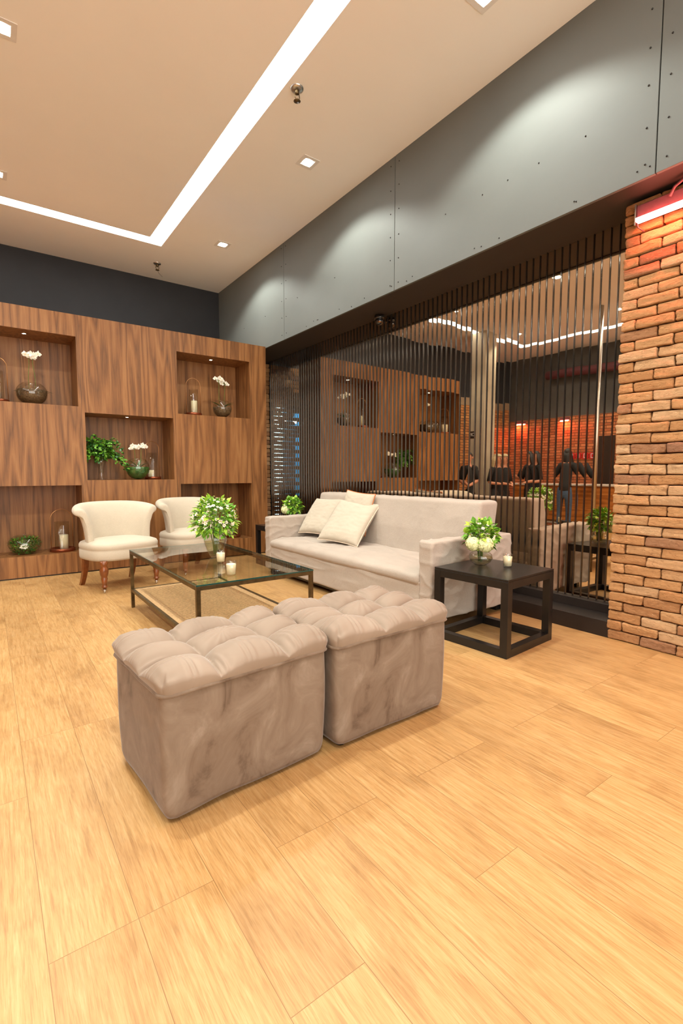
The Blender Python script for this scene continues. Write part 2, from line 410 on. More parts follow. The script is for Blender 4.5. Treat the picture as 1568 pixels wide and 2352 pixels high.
# right wall fascia: sheet panels
fm = MB(); js = [-8.5, -6.24, -4.285, -2.32, -.463, YB]
for a, b in zip(js[:-1], js[1:]): fm.bbox(.54, .56, a+.003, b-.003, ZS, ZC, .0015)
wr_ = struct(fm.build('wall_right', 'fascia', smooth=False), 'grey sheet panel fascia running under the ceiling on the right')
struct(MB().box(.556, 1.2, -8.5, YB, ZS+.01, ZS+.05).box(.556, .575, -8.5, YB, ZS+.004, ZC).build('trim_2', 'soffit', smooth=False), 'dark brown soffit under the grey fascia above the mirror')
struct(MB().box(.97, 1.2, -8.5, YB, 0, ZS+.05).build('wall_mirror_backing', 'soffit', smooth=False), 'dark wall carrying the slatted mirror')
struct(MB().bbox(.73, .97, -4.07, .726, 0, .10, .002).bbox(.905, .97, -4.07, .726, .10, .158, .002).build('baseboard_right', 'plinth', smooth=False), 'black stepped plinth below the slatted mirror')
# screws on the fascia
sm = MB()
for yj in js[1:-1]:
    for k in range(6):
        for sgn in (-1, 1): sm.ball((.539, yj+sgn*.05, 2.58+.19*k+random.uniform(-.01,.01)), .005, 6)
for k in range(40): sm.ball((.539, random.uniform(-7, 1), 2.54+random.choice((0, .02, .35))+random.uniform(0,.015)), .0045, 6)
sw = sm.build('screw_heads', 'black_lacquer', wr_); sw['kind'] = 'stuff'

# ---------------- slatted mirror
PITCHS = .0540; Y0s = -4.045
sm_t = thing('slatted_mirror', 'tall bronze mirror covered by thin black vertical slats behind the sofa', 'mirror', (XM, -1.7, .159)); 
N = 88
slat_me = None
for i in range(N):
    y = Y0s+PITCHS*i
    if slat_me is None:
        o = MB().bbox(-.0085, -.0012, -.0026, .0026, 0, ZS-.150, .0012).build('slat', 'slat', sm_t, smooth=False); slat_me = o.data
    else:
        o = bpy.data.objects.new('slat', slat_me); COL.objects.link(o); o.parent = sm_t
    o.location = (0, (y+1.7)*S, 0)
    if i < N-1:
        yc = y+PITCHS/2
        amp = .5 if yc < -2.1 else .12
        th = radians(1.0 + random.uniform(-1, 1)*amp)
        h = PITCHS/2; dx = sin(th)*h
        m = MB(); m.add([(dx, -h, 0), (-dx, h, 0), (-dx, h, ZS-.15), (dx, -h, ZS-.15)], [(0,3,2,1)])
        m.build('mirror_strip', 'mirror', sm_t, smooth=False, loc=(.001, yc+1.7, 0))

# ---------------- brick pillar of real bricks
def brick_face(x, y0, y1, z0, z1, face='x', seed=1, H=.0574, L=.197, name='wall_pillar', xdepth=.22):
    rnd = random.Random(seed); m = MB(); tints = []
    nrow = int((z1-z0)/H); H = (z1-z0)/nrow
    for r in range(nrow):
        z = z0+r*H; pos = y1; first = True; k = 0
        while pos > y0:
            ln = (.082 if r % 2 else L*rnd.uniform(.92, 1.02)) if first else L*rnd.uniform(.93, 1.06)
            a, b = pos-ln, pos; first = False; pos = a
            jut = rnd.uniform(0, .012); sd = rnd.uniform(0, 100); t = rnd.random()**.8
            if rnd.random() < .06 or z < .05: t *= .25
            n0 = len(m.v)
            g = .0028
            edge = rnd.uniform(-.004, .006) if b == y1 else 0
            cy, cz = (a+b)/2+edge/2, z+H/2; d = (.05, (b-a)-g*2+edge, H-g*2)
            def dsp(p, nn, sd=sd):
                q = Vector((p.x*18+sd, p.y*14, p.z*30)); return nn*(noise.noise(q)*.0055+noise.noise(q*2.7)*.0028)
            m.rbox((x-jut+.025, cy, cz), d, .0085, 7, dsp)
            tints += [t]*(len(m.v)-n0)
    if face == 'y': m.v = [(v[1], v[0], v[2]) for v in m.v]
    o = m.build(name, 'brick'); a = o.data.attributes.new('tint', 'FLOAT', 'POINT'); a.data.foreach_set('value', tints)
    return o
pil = struct(brick_face(.735, -5.3, -4.06, 0, 2.51, seed=3), 'rough terracotta brick pillar at the right of the slatted mirror')
struct(MB().box(.765, .965, -5.3, -4.075, 0, 2.515).build('wall_pillar_core', 'mortar', pil, smooth=False)); 
pier = MB(); 
o = brick_face(.726, .50, .97, 0, 2.51, 'y', seed=9, name='wall_pier'); struct(o, 'brown brick pier in the gap between the display wall and the mirror')
struct(MB().box(.84, .96, .76, 1.44, 0, 2.515).build('wall_pier_core', 'brick_y', o, smooth=False))

# ---------------- rest of the room, seen in the mirror
struct(MB().box(-6.15, -6.0, -9, YB, 0, 2.2).build('wall_left', 'brick_x', smooth=False), 'brick wall across the room seen in the mirror')
struct(MB().box(-6.3, -6.0, -9, YB, 2.2, 3.7).build('wall_left_upper', 'grey_dark', smooth=False), 'grey wall above the brick seen in the mirror')
struct(MB().bbox(-3.80, -3.40, .12, .56, 0, ZC, .004).build('trim_3', 'concrete', smooth=False), 'pale concrete column seen in the mirror beside the standing waiter')
# blue bar room behind
struct(MB().box(-2.5, 2.2, 3.6, 3.7, 0, 2.9).build('wall_far', 'bluewall', smooth=False), 'blue wall of the bar beyond the opening')
struct(MB().box(-2.5, 2.2, 1.56, 3.7, 2.8, 2.9).box(-2.5, -2.4, 1.56, 3.6, 0, 2.8).box(1.3, 1.4, 1.56, 3.6, 0, 2.8).build('wall_bar', 'bluewall', smooth=False), 'blue side walls of the bar beyond the opening')
struct(MB().box(-1.02, -.55, 3.55, 3.6, .1, 2.45).build('window_1', 'bluewin', smooth=False), 'bright pale blue window of the bar')

# ================================================================== DISPLAY CABINET
CX0, CX1, CT, CD = -2.47, .54, 2.535, .55
niches = [(-2.38, -1.518, 1.655, 2.327), (-.543, .3216, 1.655, 2.327), (-1.464, -.5985, .93, 1.601), (-2.38, -1.519, .211, .88), (-.532, .331, .211, .88)]
cab = thing('display_cabinet', 'tall walnut display wall with five open square niches', 'cabinet', (0,0,0))
xs = sorted({CX0, CX1, *[n[0] for n in niches], *[n[1] for n in niches]}); zs = sorted({.012, CT, *[n[2] for n in niches], *[n[3] for n in niches]})
m = MB()
for i in range(len(xs)-1):
    for j in range(len(zs)-1):
        xm, zm = (xs[i]+xs[i+1])/2, (zs[j]+zs[j+1])/2
        inn = any(n[0] < xm < n[1] and n[2] < zm < n[3] for n in niches)
        m.box(xs[i], xs[i+1], .41 if inn else 0, CD, zs[j], zs[j+1])
m.build('carcass', 'walnut', cab, smooth=False)
MB().box(CX0+.01, CX1-.01, .012, CD, 0, .012).build('toe_gap', 'black_lacquer', cab, smooth=False)
# thin panel reveals
for x in (-1.491, -.571, .344):
    MB().box(x-.0008, x+.0008, -.0005, .002, .012, CT).build('panel_joint', 'black_lacquer', cab, smooth=False)
for n, lx, ly in ((niches[0], -1.93, .17), (niches[1], -.09, .17), (niches[2], -1.03, .19)):
    z = n[3]
    f = MB().lathe([(.028, 0), (.030, -.004), (.017, -.004), (.016, 0)], 20, (lx, ly, z)).build('niche_light', 'chrome', cab)
    MB().lathe([(.0001, -.003), (.016, -.002)], 16, (lx, ly, z)).build('lens', 'nlamp', f)
    L = bpy.data.lights.new('niche_lamp', 'SPOT'); L.energy = NICHE; L.color = (.95, 1, .86); L.spot_size = radians(120); L.spot_blend = .8; L.shadow_soft_size = .015
    lo = bpy.data.objects.new('niche_lamp', L); COL.objects.link(lo); lo.location = (lx*S, ly*S, (z-.012)*S); lo.parent = cab

# ================================================================== CEILING LIGHTS
k = 0
dn = [(.006, -.02, 'in the ceiling corner nearest the display wall'), (.006, -1.83, 'beside the light channel above the sofa'), (.03, -3.6, 'at the top edge above the grey fascia'),
      (-2.09, -.12, 'inside the channel nearest the display wall at left'), (-2.09, -1.83, 'inside the channel at the upper left'), (.03, -5.45, 'above the brick pillar behind the frame'),
      (-2.09, -3.7, 'above the tufted ottomans'), (-2.09, -5.5, 'above the camera'), (-4.1, -1.8, 'seen only in the mirror near the far side'), (-4.1, -3.7, 'seen only in the mirror beyond the middle'), (-4.1, -.1, 'seen only in the mirror by the column')]
for x, y, w_ in dn:
    t = thing('downlight', 'recessed round ceiling downlight '+w_, 'light', (x, y, ZC), 0, 'ceiling downlights')
    MB().box(-.075, -.045, -.075, .075, -.004, 0).box(.045, .075, -.075, .075, -.004, 0).box(-.045, .045, -.075, -.045, -.004, 0).box(-.045, .045, .045, .075, -.004, 0).build('trim', 'white_trim', t, smooth=False)
    MB().lathe([(.0001, -.003), (.042, -.003)], 24).build('lens', 'lamp', t)
    L = bpy.data.lights.new('downlight_lamp', 'SPOT'); L.energy = SPOT*(.45 if y < -5 and x > -1 else 1.0 if x > -1 else 1.9 if y < -3 and x > -3 else 1.15); L.color = (.96, .985, .90); L.spot_size = radians(132); L.spot_blend = .35; L.shadow_soft_size = .045
    lo = bpy.data.objects.new('downlight_lamp', L); COL.objects.link(lo); lo.location = (0, 0, -.012*S); lo.parent = t
for x, y, w_, hang in ((-.468, -2.45, 'beside the long light channel', 0), (-.454, .93, 'near the corner of the light channel', 1)):
    t = thing('fire_sprinkler', 'small metal fire sprinkler hanging from the ceiling '+w_, 'sprinkler', (x, y, ZC))
    MB().lathe([(.045, 0), (.043, -.008), (.028, -.014), (.016, -.016)], 20).build('escutcheon', 'steel', t)
    MB().lathe([(.014, -.01), (.014, -.035), (.009, -.04), (.0001, -.04)], 12).tube([(.014,0,-.03), (.02,0,-.055), (.006,0,-.075)], .003, 6).tube([(-.014,0,-.03), (-.02,0,-.055), (-.006,0,-.075)], .003, 6).build('frame', 'bronze', t)
    MB().lathe([(.0001, -.076), (.022, -.078), (.024, -.082), (.0001, -.084)], 14).build('deflector', 'bronze', t)
    if hang: MB().tube([(0,0,-.08), (.01,-.02,-.12), (.05,-.03,-.16)], .0015, 5).build('wire', 'black_lacquer', t)
# dome camera on the soffit
t = thing('security_camera', 'glossy black dome camera mounted at the top of the slatted mirror', 'camera', (.875, -1.74, 2.52))
MB().lathe([(.0001, 0), (.05, 0), (.052, -.02), (.05, -.028), (.0001, -.028)], 24).build('mount', 'dome', t)
MB().ball((0, 0, -.045), .043, 20).build('dome', 'dome', t)
MB().lathe([(.016, 0), (.02, .006), (.016, .012), (.008, .014)], 14, (0,0,0)).build('lens_ring', 'brass', t).location = (-.022*S, -.03*S, -.072*S)
# red led bar on pillar
t = thing('red_light_bar', 'plum metal bar lamp glowing red at the top of the brick pillar', 'lamp', (.69, -4.7, 2.40))
MB().bbox(.010, .035, -.6, .565, -.02, .075, .004).build('housing', 'plum', t, smooth=False)
MB().bbox(-.03, .012, -.6, .555, -.026, -.006, .003).build('led_strip', 'red', t, smooth=False)
MB().box(.0, .04, .565, .572, -.03, .08).build('end_bracket', 'steel', t, smooth=False)
MB().tube([(.0, .40, .05), (.0, .38, .09), (-.03, .30, .11), (-.03, .2, .115), (-.02, -.2, .115)], .008, 8).build('cable', 'plum', t)
MB().tube([(.01, .56, -.02), (.0, .55, -.05), (.03, .53, -.07)], .003, 6).build('wire', 'plum', t)
L = bpy.data.lights.new('red_lamp', 'AREA'); L.shape = 'RECTANGLE'; L.size = 1.1*S; L.size_y = .02*S; L.energy = 9; L.color = (1, .14, .07)
lo = bpy.data.objects.new('red_lamp', L); COL.objects.link(lo); lo.parent = t; lo.location = (-.012*S, -.02*S, -.03*S); lo.rotation_euler = (0, radians(14), pi/2)
lo.rotation_euler = (0, 0, pi/2)

# ================================================================== OTTOMANS
def seam_ease(t, w): return 1-math.exp(-(abs(t)/w)**1.15)
def ottoman(label, loc, rz, W, D, su, sv, seed):
    t = thing('tufted_ottoman', label, 'ottoman', loc, rz, 'taupe velvet tufted ottomans')
    rnd = random.Random(seed); Hb = .385
    # body: rounded box, very slightly narrower at the foot
    def body(u, v):
        # u around, v up
        a = u*4; side = int(a) % 4; f = a-int(a)
        hx, hy = W/2, D/2; r = .028
        per = [((-hx, -hy), (hx, -hy)), ((hx, -hy), (hx, hy)), ((hx, hy), (-hx, hy)), ((-hx, hy), (-hx, -hy))][side]
        x = per[0][0]+(per[1][0]-per[0][0])*f; y = per[0][1]+(per[1][1]-per[0][1])*f
        cx = max(-(hx-r), min(hx-r, x)); cy = max(-(hy-r), min(hy-r, y)); dx, dy = x-cx, y-cy; L_ = math.hypot(dx, dy)
        if L_ > 1e-9: x = cx+dx/L_*r; y = cy+dy/L_*r
        z = .018+(Hb-.018)*v
        k = 1 - .022*(1-v)**2 + .010*sin(pi*v)
        n = noise.noise(Vector((x*6+seed, y*6, z*5)))*.004
        kk = k + n*1.5
        zb = z + (.010*noise.noise(Vector((x*5+seed, y*5, 3))) if v < .1 else 0)
        if v < .06: kk -= .02*(1-v/.06)
        return (x*kk, y*kk, zb)
    m = MB(); m.grid(body, 96, 26, wrap=True); nb = 96
    m.f.append(tuple(range(nb)))
    m.build('upholstered_body', 'velvet', t)
    pts = []
    for i in range(72):
        x, y, z = body(i/72, .995); pts.append((x*1.012, y*1.012, Hb+.004*noise.noise(Vector((x*9, y*9, seed)))))
    pts.append(pts[0]); pts.append(pts[1]); MB().tube(pts, .0072, 8, False).build('piping', 'velvet', t)
    A = .096
    def top(i, j):
        u, v = i, j
        eu = min(u, 1-u)*W; ev = min(v, 1-v)*D
        # wobble the seams
        us = u+.018*sin(v*9+seed)+.02*(noise.noise(Vector((v*3, seed, 1)))); vs_ = v+.03*sin(u*5.5+seed*1.3)
        du = min(abs(us-a) for a in su)*W; dv = min(abs(vs_-a) for a in sv)*D
        e = lambda t_, w_: (max(0, 1-(1-min(1, t_/w_))**2))**.5
        ed = (e(eu, .072)*e(ev, .072))**.62
        g = (.36+.64*(1-math.exp(-(du/.042)**.8)))*(.36+.64*(1-math.exp(-(dv/.042)**.8)))
        btn = min(math.hypot((u-a)*W, (v-b)*D) for a in su for b in sv)
        g *= 1-.35*math.exp(-(btn/.016)**2)
        # gathers running to the edge and to the seams
        fold = .0050*sin(u*W*190+3*sin(u*40)+seed)*math.exp(-ev/.04)*(1-math.exp(-ev/.008)) + .0050*sin(v*D*200+3*sin(v*37))*math.exp(-eu/.04)*(1-math.exp(-eu/.008))
        rad = .0012*sin(14*atan2((v-.5)*D, (u-.5)*W)*1.0+seed)
        x = (u-.5)*W*1.0; y = (v-.5)*D
        bul = .014*sin(min(1, ed)*pi)
        x += (bul+.006)*(1 if u > .5 else -1)*math.exp(-eu/.03); y += (bul+.006)*(1 if v > .5 else -1)*math.exp(-ev/.03)
        r = .03
        return (x, y, Hb+.002+A*ed*g*(1+.08*noise.noise(Vector((u*4, v*4, seed))))+fold+rad*ed)
    m = MB()
    nu, nv = 190, 160
    def warp(t_): return .5-.5*cos(pi*t_)*(.35)-.5*(1-2*t_)*.65
    def top2(i, j):
        u, v = warp(i), warp(j); x, y, z = top(u, v)
        # round the plan corners
        hx, hy = W/2+.006, D/2+.006; r = .035
        cx = max(-(hx-r), min(hx-r, x)); cy = max(-(hy-r), min(hy-r, y)); dx, dy = x-cx, y-cy; L_ = math.hypot(dx, dy)
        if abs(dx) > 1e-9 and abs(dy) > 1e-9 and L_ > r*.2:
            mx = max(abs(dx), abs(dy)); s_ = mx/L_; x = cx+dx*s_; y = cy+dy*s_
        return (x, y, z)
    m.grid(top2, nu, nv).build('tufted_cushion', 'velvet_lit_top', t)
    for a in su:
        for b in sv:
            x, y, z = top2_point = top(a, b); MB().ball((x, y, z-.004), .009, 10, (1,1,.5)).build('button', 'velvet', t)
    for sx in (-1, 1):
        for sy in (-1, 1): MB().lathe([(.018, 0), (.02, .02)], 12, (sx*(W/2-.05), sy*(D/2-.05), 0), True).build('foot', 'black_lacquer', t)
    return t
ottoman('left taupe velvet tufted ottoman in the foreground, nearest the camera', (-1.648, -3.877, 0), radians(4.3), .578, .445, (.31, .72), (.36, .70), 1.0)
ottoman('right taupe velvet tufted ottoman touching the other, next to the black side table', (-1.028, -3.862, 0), radians(1.2), .580, .455, (.36, .72), (.36, .70), 4.0)

# ================================================================== COFFEE TABLE
TX0, TX1, TY0, TY1, TH = -1.452, -.752, -3.068, -1.640, .435
t = thing('coffee_table', 'low rectangular glass-topped coffee table with a bronze frame and woven lower shelf', 'table', ((TX0+TX1)/2, (TY0+TY1)/2, 0))
ox, oy = (TX0+TX1)/2, (TY0+TY1)/2; hx, hy = (TX1-TX0)/2, (TY1-TY0)/2; b = .022
for sx in (-1, 1):
    for sy in (-1, 1):
        xa = sx*(hx-b/2); ya = sy*(hy-b/2)
        MB().bbox(xa-b/2, xa+b/2, ya-b/2, ya+b/2, 0, TH-.008, .0012).build('leg', 'bronze', t, smooth=False)
for nm, z0, z1 in (('top_frame', TH-.030, TH-.008), ('shelf_frame', .122, .142)):
    m = MB()
    for sx in (-1, 1): xa = sx*(hx-b/2); m.bbox(xa-b/2, xa+b/2, -hy+b, hy-b, z0, z1, .0012)
    for sy in (-1, 1): ya = sy*(hy-b/2); m.bbox(-hx+b, hx-b, ya-b/2, ya+b/2, z0, z1, .0012)
    m.build(nm, 'bronze', t, smooth=False)
MB().box(-hx+.001, hx-.001, -hy+.001, hy-.001, TH-.008, TH).build('glass_top', 'glass_top', t, smooth=False)
m = MB()
for sx in (-1, 1): m.box(sx*hx-.0012, sx*hx+.0012, -hy, hy, TH-.0075, TH-.0005)
for sy in (-1, 1): m.box(-hx, hx, sy*hy-.0012, sy*hy+.0012, TH-.0075, TH-.0005)
m.build('glass_edge', 'glass_edge', t, smooth=False)
m = MB(); ix, iy = hx-b, hy-b
for sx in (-1, 1): m.box(sx*ix-sx*.05 if sx > 0 else -ix, ix if sx > 0 else -ix+.05, -iy, iy, .134, .139)
for sy in (-1, 1): m.box(-ix, ix, iy-.045 if sy > 0 else -iy, iy if sy > 0 else -iy+.045, .1345, .1395)
nst = 74
for i in range(nst):
    y = -iy+.05+(2*iy-.1)*i/(nst-1); edge = i < 9 or i > nst-10
    m.box(-ix, ix, y-.0046, y+.0046, .1355, .1375)
for i in range(40):
    x = -ix+.05+(2*ix-.1)*i/39
    m.box(x-.0028, x+.0028, -iy, iy, .1335, .1352)
m.build('woven_shelf', 'rattan', t, smooth=False)
# ================================================================== SIDE TABLES
def side_table(label, loc, rz, W=.497, D=.497, H=.433):
    t = thing('side_table', label, 'table', loc, rz, 'black cube-frame side tables'); b = .044
    MB().bbox(-W/2, W/2, -D/2, D/2, H-.012, H, .002).build('tabletop', 'black_lacquer', t, smooth=False)
    m = MB(); z0, z1 = H-.055, H-.0125
    for s_ in (-1, 1):
        m.bbox(s_*(W/2-b/2)-b/2, s_*(W/2-b/2)+b/2, -D/2+b, D/2-b, z0, z1, .0015); m.bbox(-W/2+b, W/2-b, s_*(D/2-b/2)-b/2, s_*(D/2-b/2)+b/2, z0, z1, .0015)
    m.build('apron', 'black_lacquer', t, smooth=False)
    m = MB()
    for s_ in (-1, 1):
        m.bbox(s_*(W/2-b/2)-b/2, s_*(W/2-b/2)+b/2, -D/2+b, D/2-b, 0, .046, .0015); m.bbox(-W/2+b, W/2-b, s_*(D/2-b/2)-b/2, s_*(D/2-b/2)+b/2, 0, .046, .0015)
    m.build('base_rail', 'black_lacquer', t, smooth=False)
    for sx in (-1, 1):
        for sy in (-1, 1): MB().bbox(sx*(W/2-b/2)-b/2, sx*(W/2-b/2)+b/2, sy*(D/2-b/2)-b/2, sy*(D/2-b/2)+b/2, 0, H-.0125, .0015).build('leg', 'black_lacquer', t, smooth=False)
    return t
side_table('black cube-frame side table beside the sofa arm nearest the brick pillar', (.161, -3.652, 0), radians(4))
side_table('black cube-frame side table mostly hidden beyond the far sofa arm', (.345, -.80, 0), 0, .5, .46)

# ================================================================== SOFA
sofa = thing('sofa', 'long greige slipcovered sofa in front of the slatted mirror', 'sofa', (.35, -2.23, 0))
def wr(seed, a=.006, f=7, g=.002):
    def d(p, n):
        q = Vector((p.x*f+seed, p.y*f*.8, p.z*f)); return n*(noise.noise(q)*a+noise.noise(q*3.1)*g)
    return d
def ridged(seed, a=.008, f=5, dirv=(1, 3, 1)):
    def d(p, n):
        q = Vector((p.x*f*dirv[0]+seed, p.y*f*dirv[1], p.z*f*dirv[2])); v = 1-abs(noise.noise(q))*2
        return n*((v**3)*a - a*.4 + noise.noise(Vector((p.x*3, p.y*3, p.z*3+seed)))*a*.7)
    return d
SX0, SX1, SY0, SY1 = -.068, .765, -3.362, -1.105
# skirted seat base
MB().rbox((( SX0+SX1)/2-.35+.005, 0, .185), (SX1-SX0-.012, SY1-SY0-.2, .25), .018, 40, ridged(3, .006, 3, (1, 1.2, 4))).build('slipcover_base', 'sofa', sofa)
# seat cushion, slightly rumpled
def seatd(p, n):
    q = Vector((p.x*5, p.y*3.2, 2)); v = 1-abs(noise.noise(q))*2; w2 = 1-abs(noise.noise(Vector((p.x*9+4, p.y*5-3, 8))))*2
    up = max(0, n.z)
    f = .014*(1-(p.y/1.05)**2)*up
    lo_ = -.022*math.exp(-((p.x+.38)/.08)**2)*up
    return Vector((n.x*.004*v-.004*abs(n.x), 0, up*(.011*v**3+.006*w2**4)+f+lo_*.6)) + n*noise.noise(Vector((p.x*4+9, p.y*2, p.z*4)))*.006
MB().rbox((-.02, 0, .312), (.79, 2.05, .085), .038, 60, seatd, None, 4).build('seat_cushion', 'sofa', sofa)
for nm, yc in (('armrest', SY0+.058), ('armrest', SY1-.058)):
    MB().rbox(((SX0+SX1)/2-.35, yc+2.23, .315), (SX1-SX0, .112, .515), .018, 54, ridged(yc*7, .0065, 5.5, (1.8, 1, 2.4)), None, 3).build(nm, 'sofa', sofa)
def backd(p, n):
    d = ridged(11, .006, 3.2, (1, 1.6, 1.2))(p, n); tt = (p.z+.24)/.5
    return d+Vector((.075*max(0, tt)-.05, 0, 0)) + Vector((-.012*max(0, 1-abs(p.z/.24))*(1 if n.x < -.3 else 0), 0, 0))
MB().rbox((.265, 0, .555), (.205, 2.06, .49), .028, 54, backd, None, 3).build('backrest', 'sofa', sofa)
for x in (-.36, .36):
    for y in (-1.04, 1.04): MB().bbox(x-.025, x+.025, y-.025, y+.025, 0, .07, .002).build('foot', 'black_lacquer', sofa, smooth=False)
MB().box(-.39, .39, -1.08, 1.08, .045, .065).build('plinth_frame', 'black_lacquer', sofa, smooth=False)

# ================================================================== CUSHIONS
def cushion(label, c, side, th, nrm, upv, seed, pipe, sy=None):
    """square pillow; nrm faces out, upv is the pillow's own up"""
    t = thing('throw_cushion', label, 'cushion', c, 0, 'cream linen throw cushions on the sofa')
    n_ = Vector(nrm).normalized(); u_ = Vector(upv); u_ = (u_-n_*u_.dot(n_)).normalized(); r_ = u_.cross(n_)
    a = side/2; b_ = (sy or side)/2
    def surf(sgn):
        def f(i, j):
            u, v = 2*i-1, 2*j-1
            pin = 1-.065*(1-abs(u)**2.0)*(abs(v)**3)-.0*u; pin2 = 1-.065*(1-abs(v)**2.0)*(abs(u)**3)
            h = th/2*(max(0, 1-abs(u)**2.6)*max(0, 1-abs(v)**2.6))**.42
            wk = .005*noise.noise(Vector((u*2.5+seed, v*2.5, sgn)))+.0045*(1-abs(noise.noise(Vector((u*2+seed, v*6, sgn*3)))*2))**3*(1-max(abs(u), abs(v))**4)
            e = max(abs(u), abs(v)); wk += .0028*sin(26*atan2(v, u)+seed)*math.exp(-(1-e)/.18)*(1-e)*4
            p = r_*(u*a*pin2)+u_*(v*b_*pin)+n_*(sgn*(h+wk*min(1, (1-e)*8)))
            return p
        return f
    m = MB(); m.grid(surf(1), 48, 48); m.grid(surf(-1), 48, 48)
    m.build('cushion_cover', 'cushion', t, weld=True)
    ring = []
    f = surf(1)
    for q in range(40): ring.append(f(q/40, 0))
    for q in range(40): ring.append(f(1, q/40))
    for q in range(40): ring.append(f(1-q/40, 1))
    for q in range(40): ring.append(f(0, 1-q/40))
    ring += ring[:2]
    MB().tube(ring, .0045, 6, False).build('piping', pipe, t)
    return t
cushion('cream cushion standing in the far corner of the sofa, left of the others', (.395, -1.435, .572), .42, .13, (-.79, -.10, .61), (.595, .10, .788), 2, 'pipe_cream')
cushion('cream cushion with a rust piped edge, leaning on the sofa back behind the others', (.445, -1.93, .642), .385, .10, (-.95, -.09, .26), (.24, -.059, .976), 5, 'pipe_orange')
cushion('large front cream cushion tilted in front of the other two', (.335, -1.966, .560), .465, .14, (-.716, -.207, .666), (.659, .114, .744), 9, 'pipe_cream')

# ================================================================== SLIPPER CHAIRS
def chair(label, loc, rz):
    t = thing('slipper_chair', label, 'chair', loc, rz, 'natural linen slipper chairs')   # faces local -y
    W, D = .60, .52
    def seat(p, n):
        up = max(0, n.z); return Vector((0, 0, up*.022*(1-(p.x/.32)**2)*(1-(p.y/.3)**2)))
    def plan(a, k=1.0):
        # superellipse plan: straight-ish front, rounded back
        ca, sa = cos(a), sin(a); e = 2/3.2
        x = (abs(ca)**e)*(1 if ca > 0 else -1)*W/2; y = (abs(sa)**e)*(1 if sa > 0 else -1)*D/2
        return x*k, y*k
    m = MB(); prof = [(.90, .262), (.985, .268), (1.0, .285), (1.0, .345), (.985, .352), (1.0, .36), (1.005, .385), (.97, .405), (.86, .418), (.6, .428), (.3, .433), (.001, .434)]
    n = 64; vs = []; 
    for k, z in prof:
        for i in range(n):
            x, y = plan(2*pi*i/n, k); vs.append((x, y, z))
    fs = [(j*n+i, j*n+(i+1) % n, (j+1)*n+(i+1) % n, (j+1)*n+i) for j in range(len(prof)-1) for i in range(n)]
    fs.append(tuple(range(n))[::-1]); m.add(vs, fs); m.build('seat', 'chair', t)
    # rolled back: closed section swept on a shallow U
    sec = [(-.055, .36), (-.050, .45), (-.040, .55), (-.022, .63), (.000, .685), (.022, .722), (.050, .745), (.080, .745), (.102, .728), (.108, .702), (.098, .682), (.078, .675), (.058, .66), (.045, .63), (.030, .55), (.018, .45), (.012, .36), (.010, .275), (-.045, .275)]
    def sweep(tv):
        # tv 0..1 along the U; returns centre xy and outward normal
        q = (tv-.5)*2; ang = q*radians(93)
        rx, ry = .262, .33
        x = rx*sin(ang)/sin(radians(90)) if abs(ang) < pi/2 else rx*(1 if q > 0 else -1)
        y = -.02+ry*max(cos(ang), -.40)*.72
        nx, ny = sin(ang)/rx, max(cos(ang), .0)/ry+.0; l = math.hypot(nx, ny); return x, y, nx/l, ny/l
    vs = []; nsec = len(sec); NS = 44
    for i in range(NS+1):
        tv = i/NS; x, y, nx, ny = sweep(tv); q = abs(tv-.5)*2
        endf = max(0, (q-.90)/.10)
        drop = .075*q**3; ds = 1-.10*q**4
        cxs, czs = .02, .5
        for (o_, z) in sec:
            zz = .275+(z-.275)*(1-drop*1.5) ; oo = o_
            if z > .6: oo = o_*(1+.12*q)
            if endf > 0:
                sh = sqrt(max(0, 1-endf**2)); oo = (oo-.01)*(.35+.65*sh)+.01
            vs.append((x+nx*oo*.95, y+ny*oo*.95, zz))
    fs = [(i*nsec+j, i*nsec+(j+1) % nsec, (i+1)*nsec+(j+1) % nsec, (i+1)*nsec+j) for i in range(NS) for j in range(nsec)]
    fs += [tuple(range(nsec))[::-1], tuple(range(NS*nsec, NS*nsec+nsec))]
    MB().add(vs, fs).build('rolled_back', 'chair', t, sub=1)
    for sx in (-1, 1):
        lg = MB().lathe([(.030, .27), (.031, .235), (.024, .225), (.031, .212), (.035, .19), (.033, .165), (.025, .14), (.023, .13), (.026, .126), (.019, .075), (.018, .062), (.024, .057), (.024, .050), (.015, .046), (.013, .028)], 20, (sx*.232, -.205, 0), True).build('front_leg', 'leg_wood', t)
        MB().lathe([(.0135, .03), (.0135, .018), (.006, .016)], 12, (sx*.232, -.205, 0), True).ball((sx*.232, -.205+.004, .0105), .0105, 12).build('caster', 'chrome', lg)
        m = MB(); vs = []
        for i in range(9):
            q = i/8; z = .27*(1-q); yy = .185+.075*q**2.2; s_ = .023-.006*q; xx = sx*(.215+.012*q)
            vs += [(xx-s_, yy-s_, z), (xx+s_, yy-s_, z), (xx+s_, yy+s_, z), (xx-s_, yy+s_, z)]
        fs = [(i*4+j, i*4+(j+1) % 4, i*4+4+(j+1) % 4, i*4+4+j) for i in range(8) for j in range(4)]+[(3,2,1,0), (32,33,34,35)]
        m.add(vs, fs).build('rear_leg', 'leg_wood', t, smooth=False)
    return t
chair('left cream slipper chair with a rolled back, fully in view beside the coffee table', (-1.352, -.80, 0), radians(14))
chair('right cream slipper chair partly behind the vase of flowers on the coffee table', (-.585, -.50, 0), radians(16))

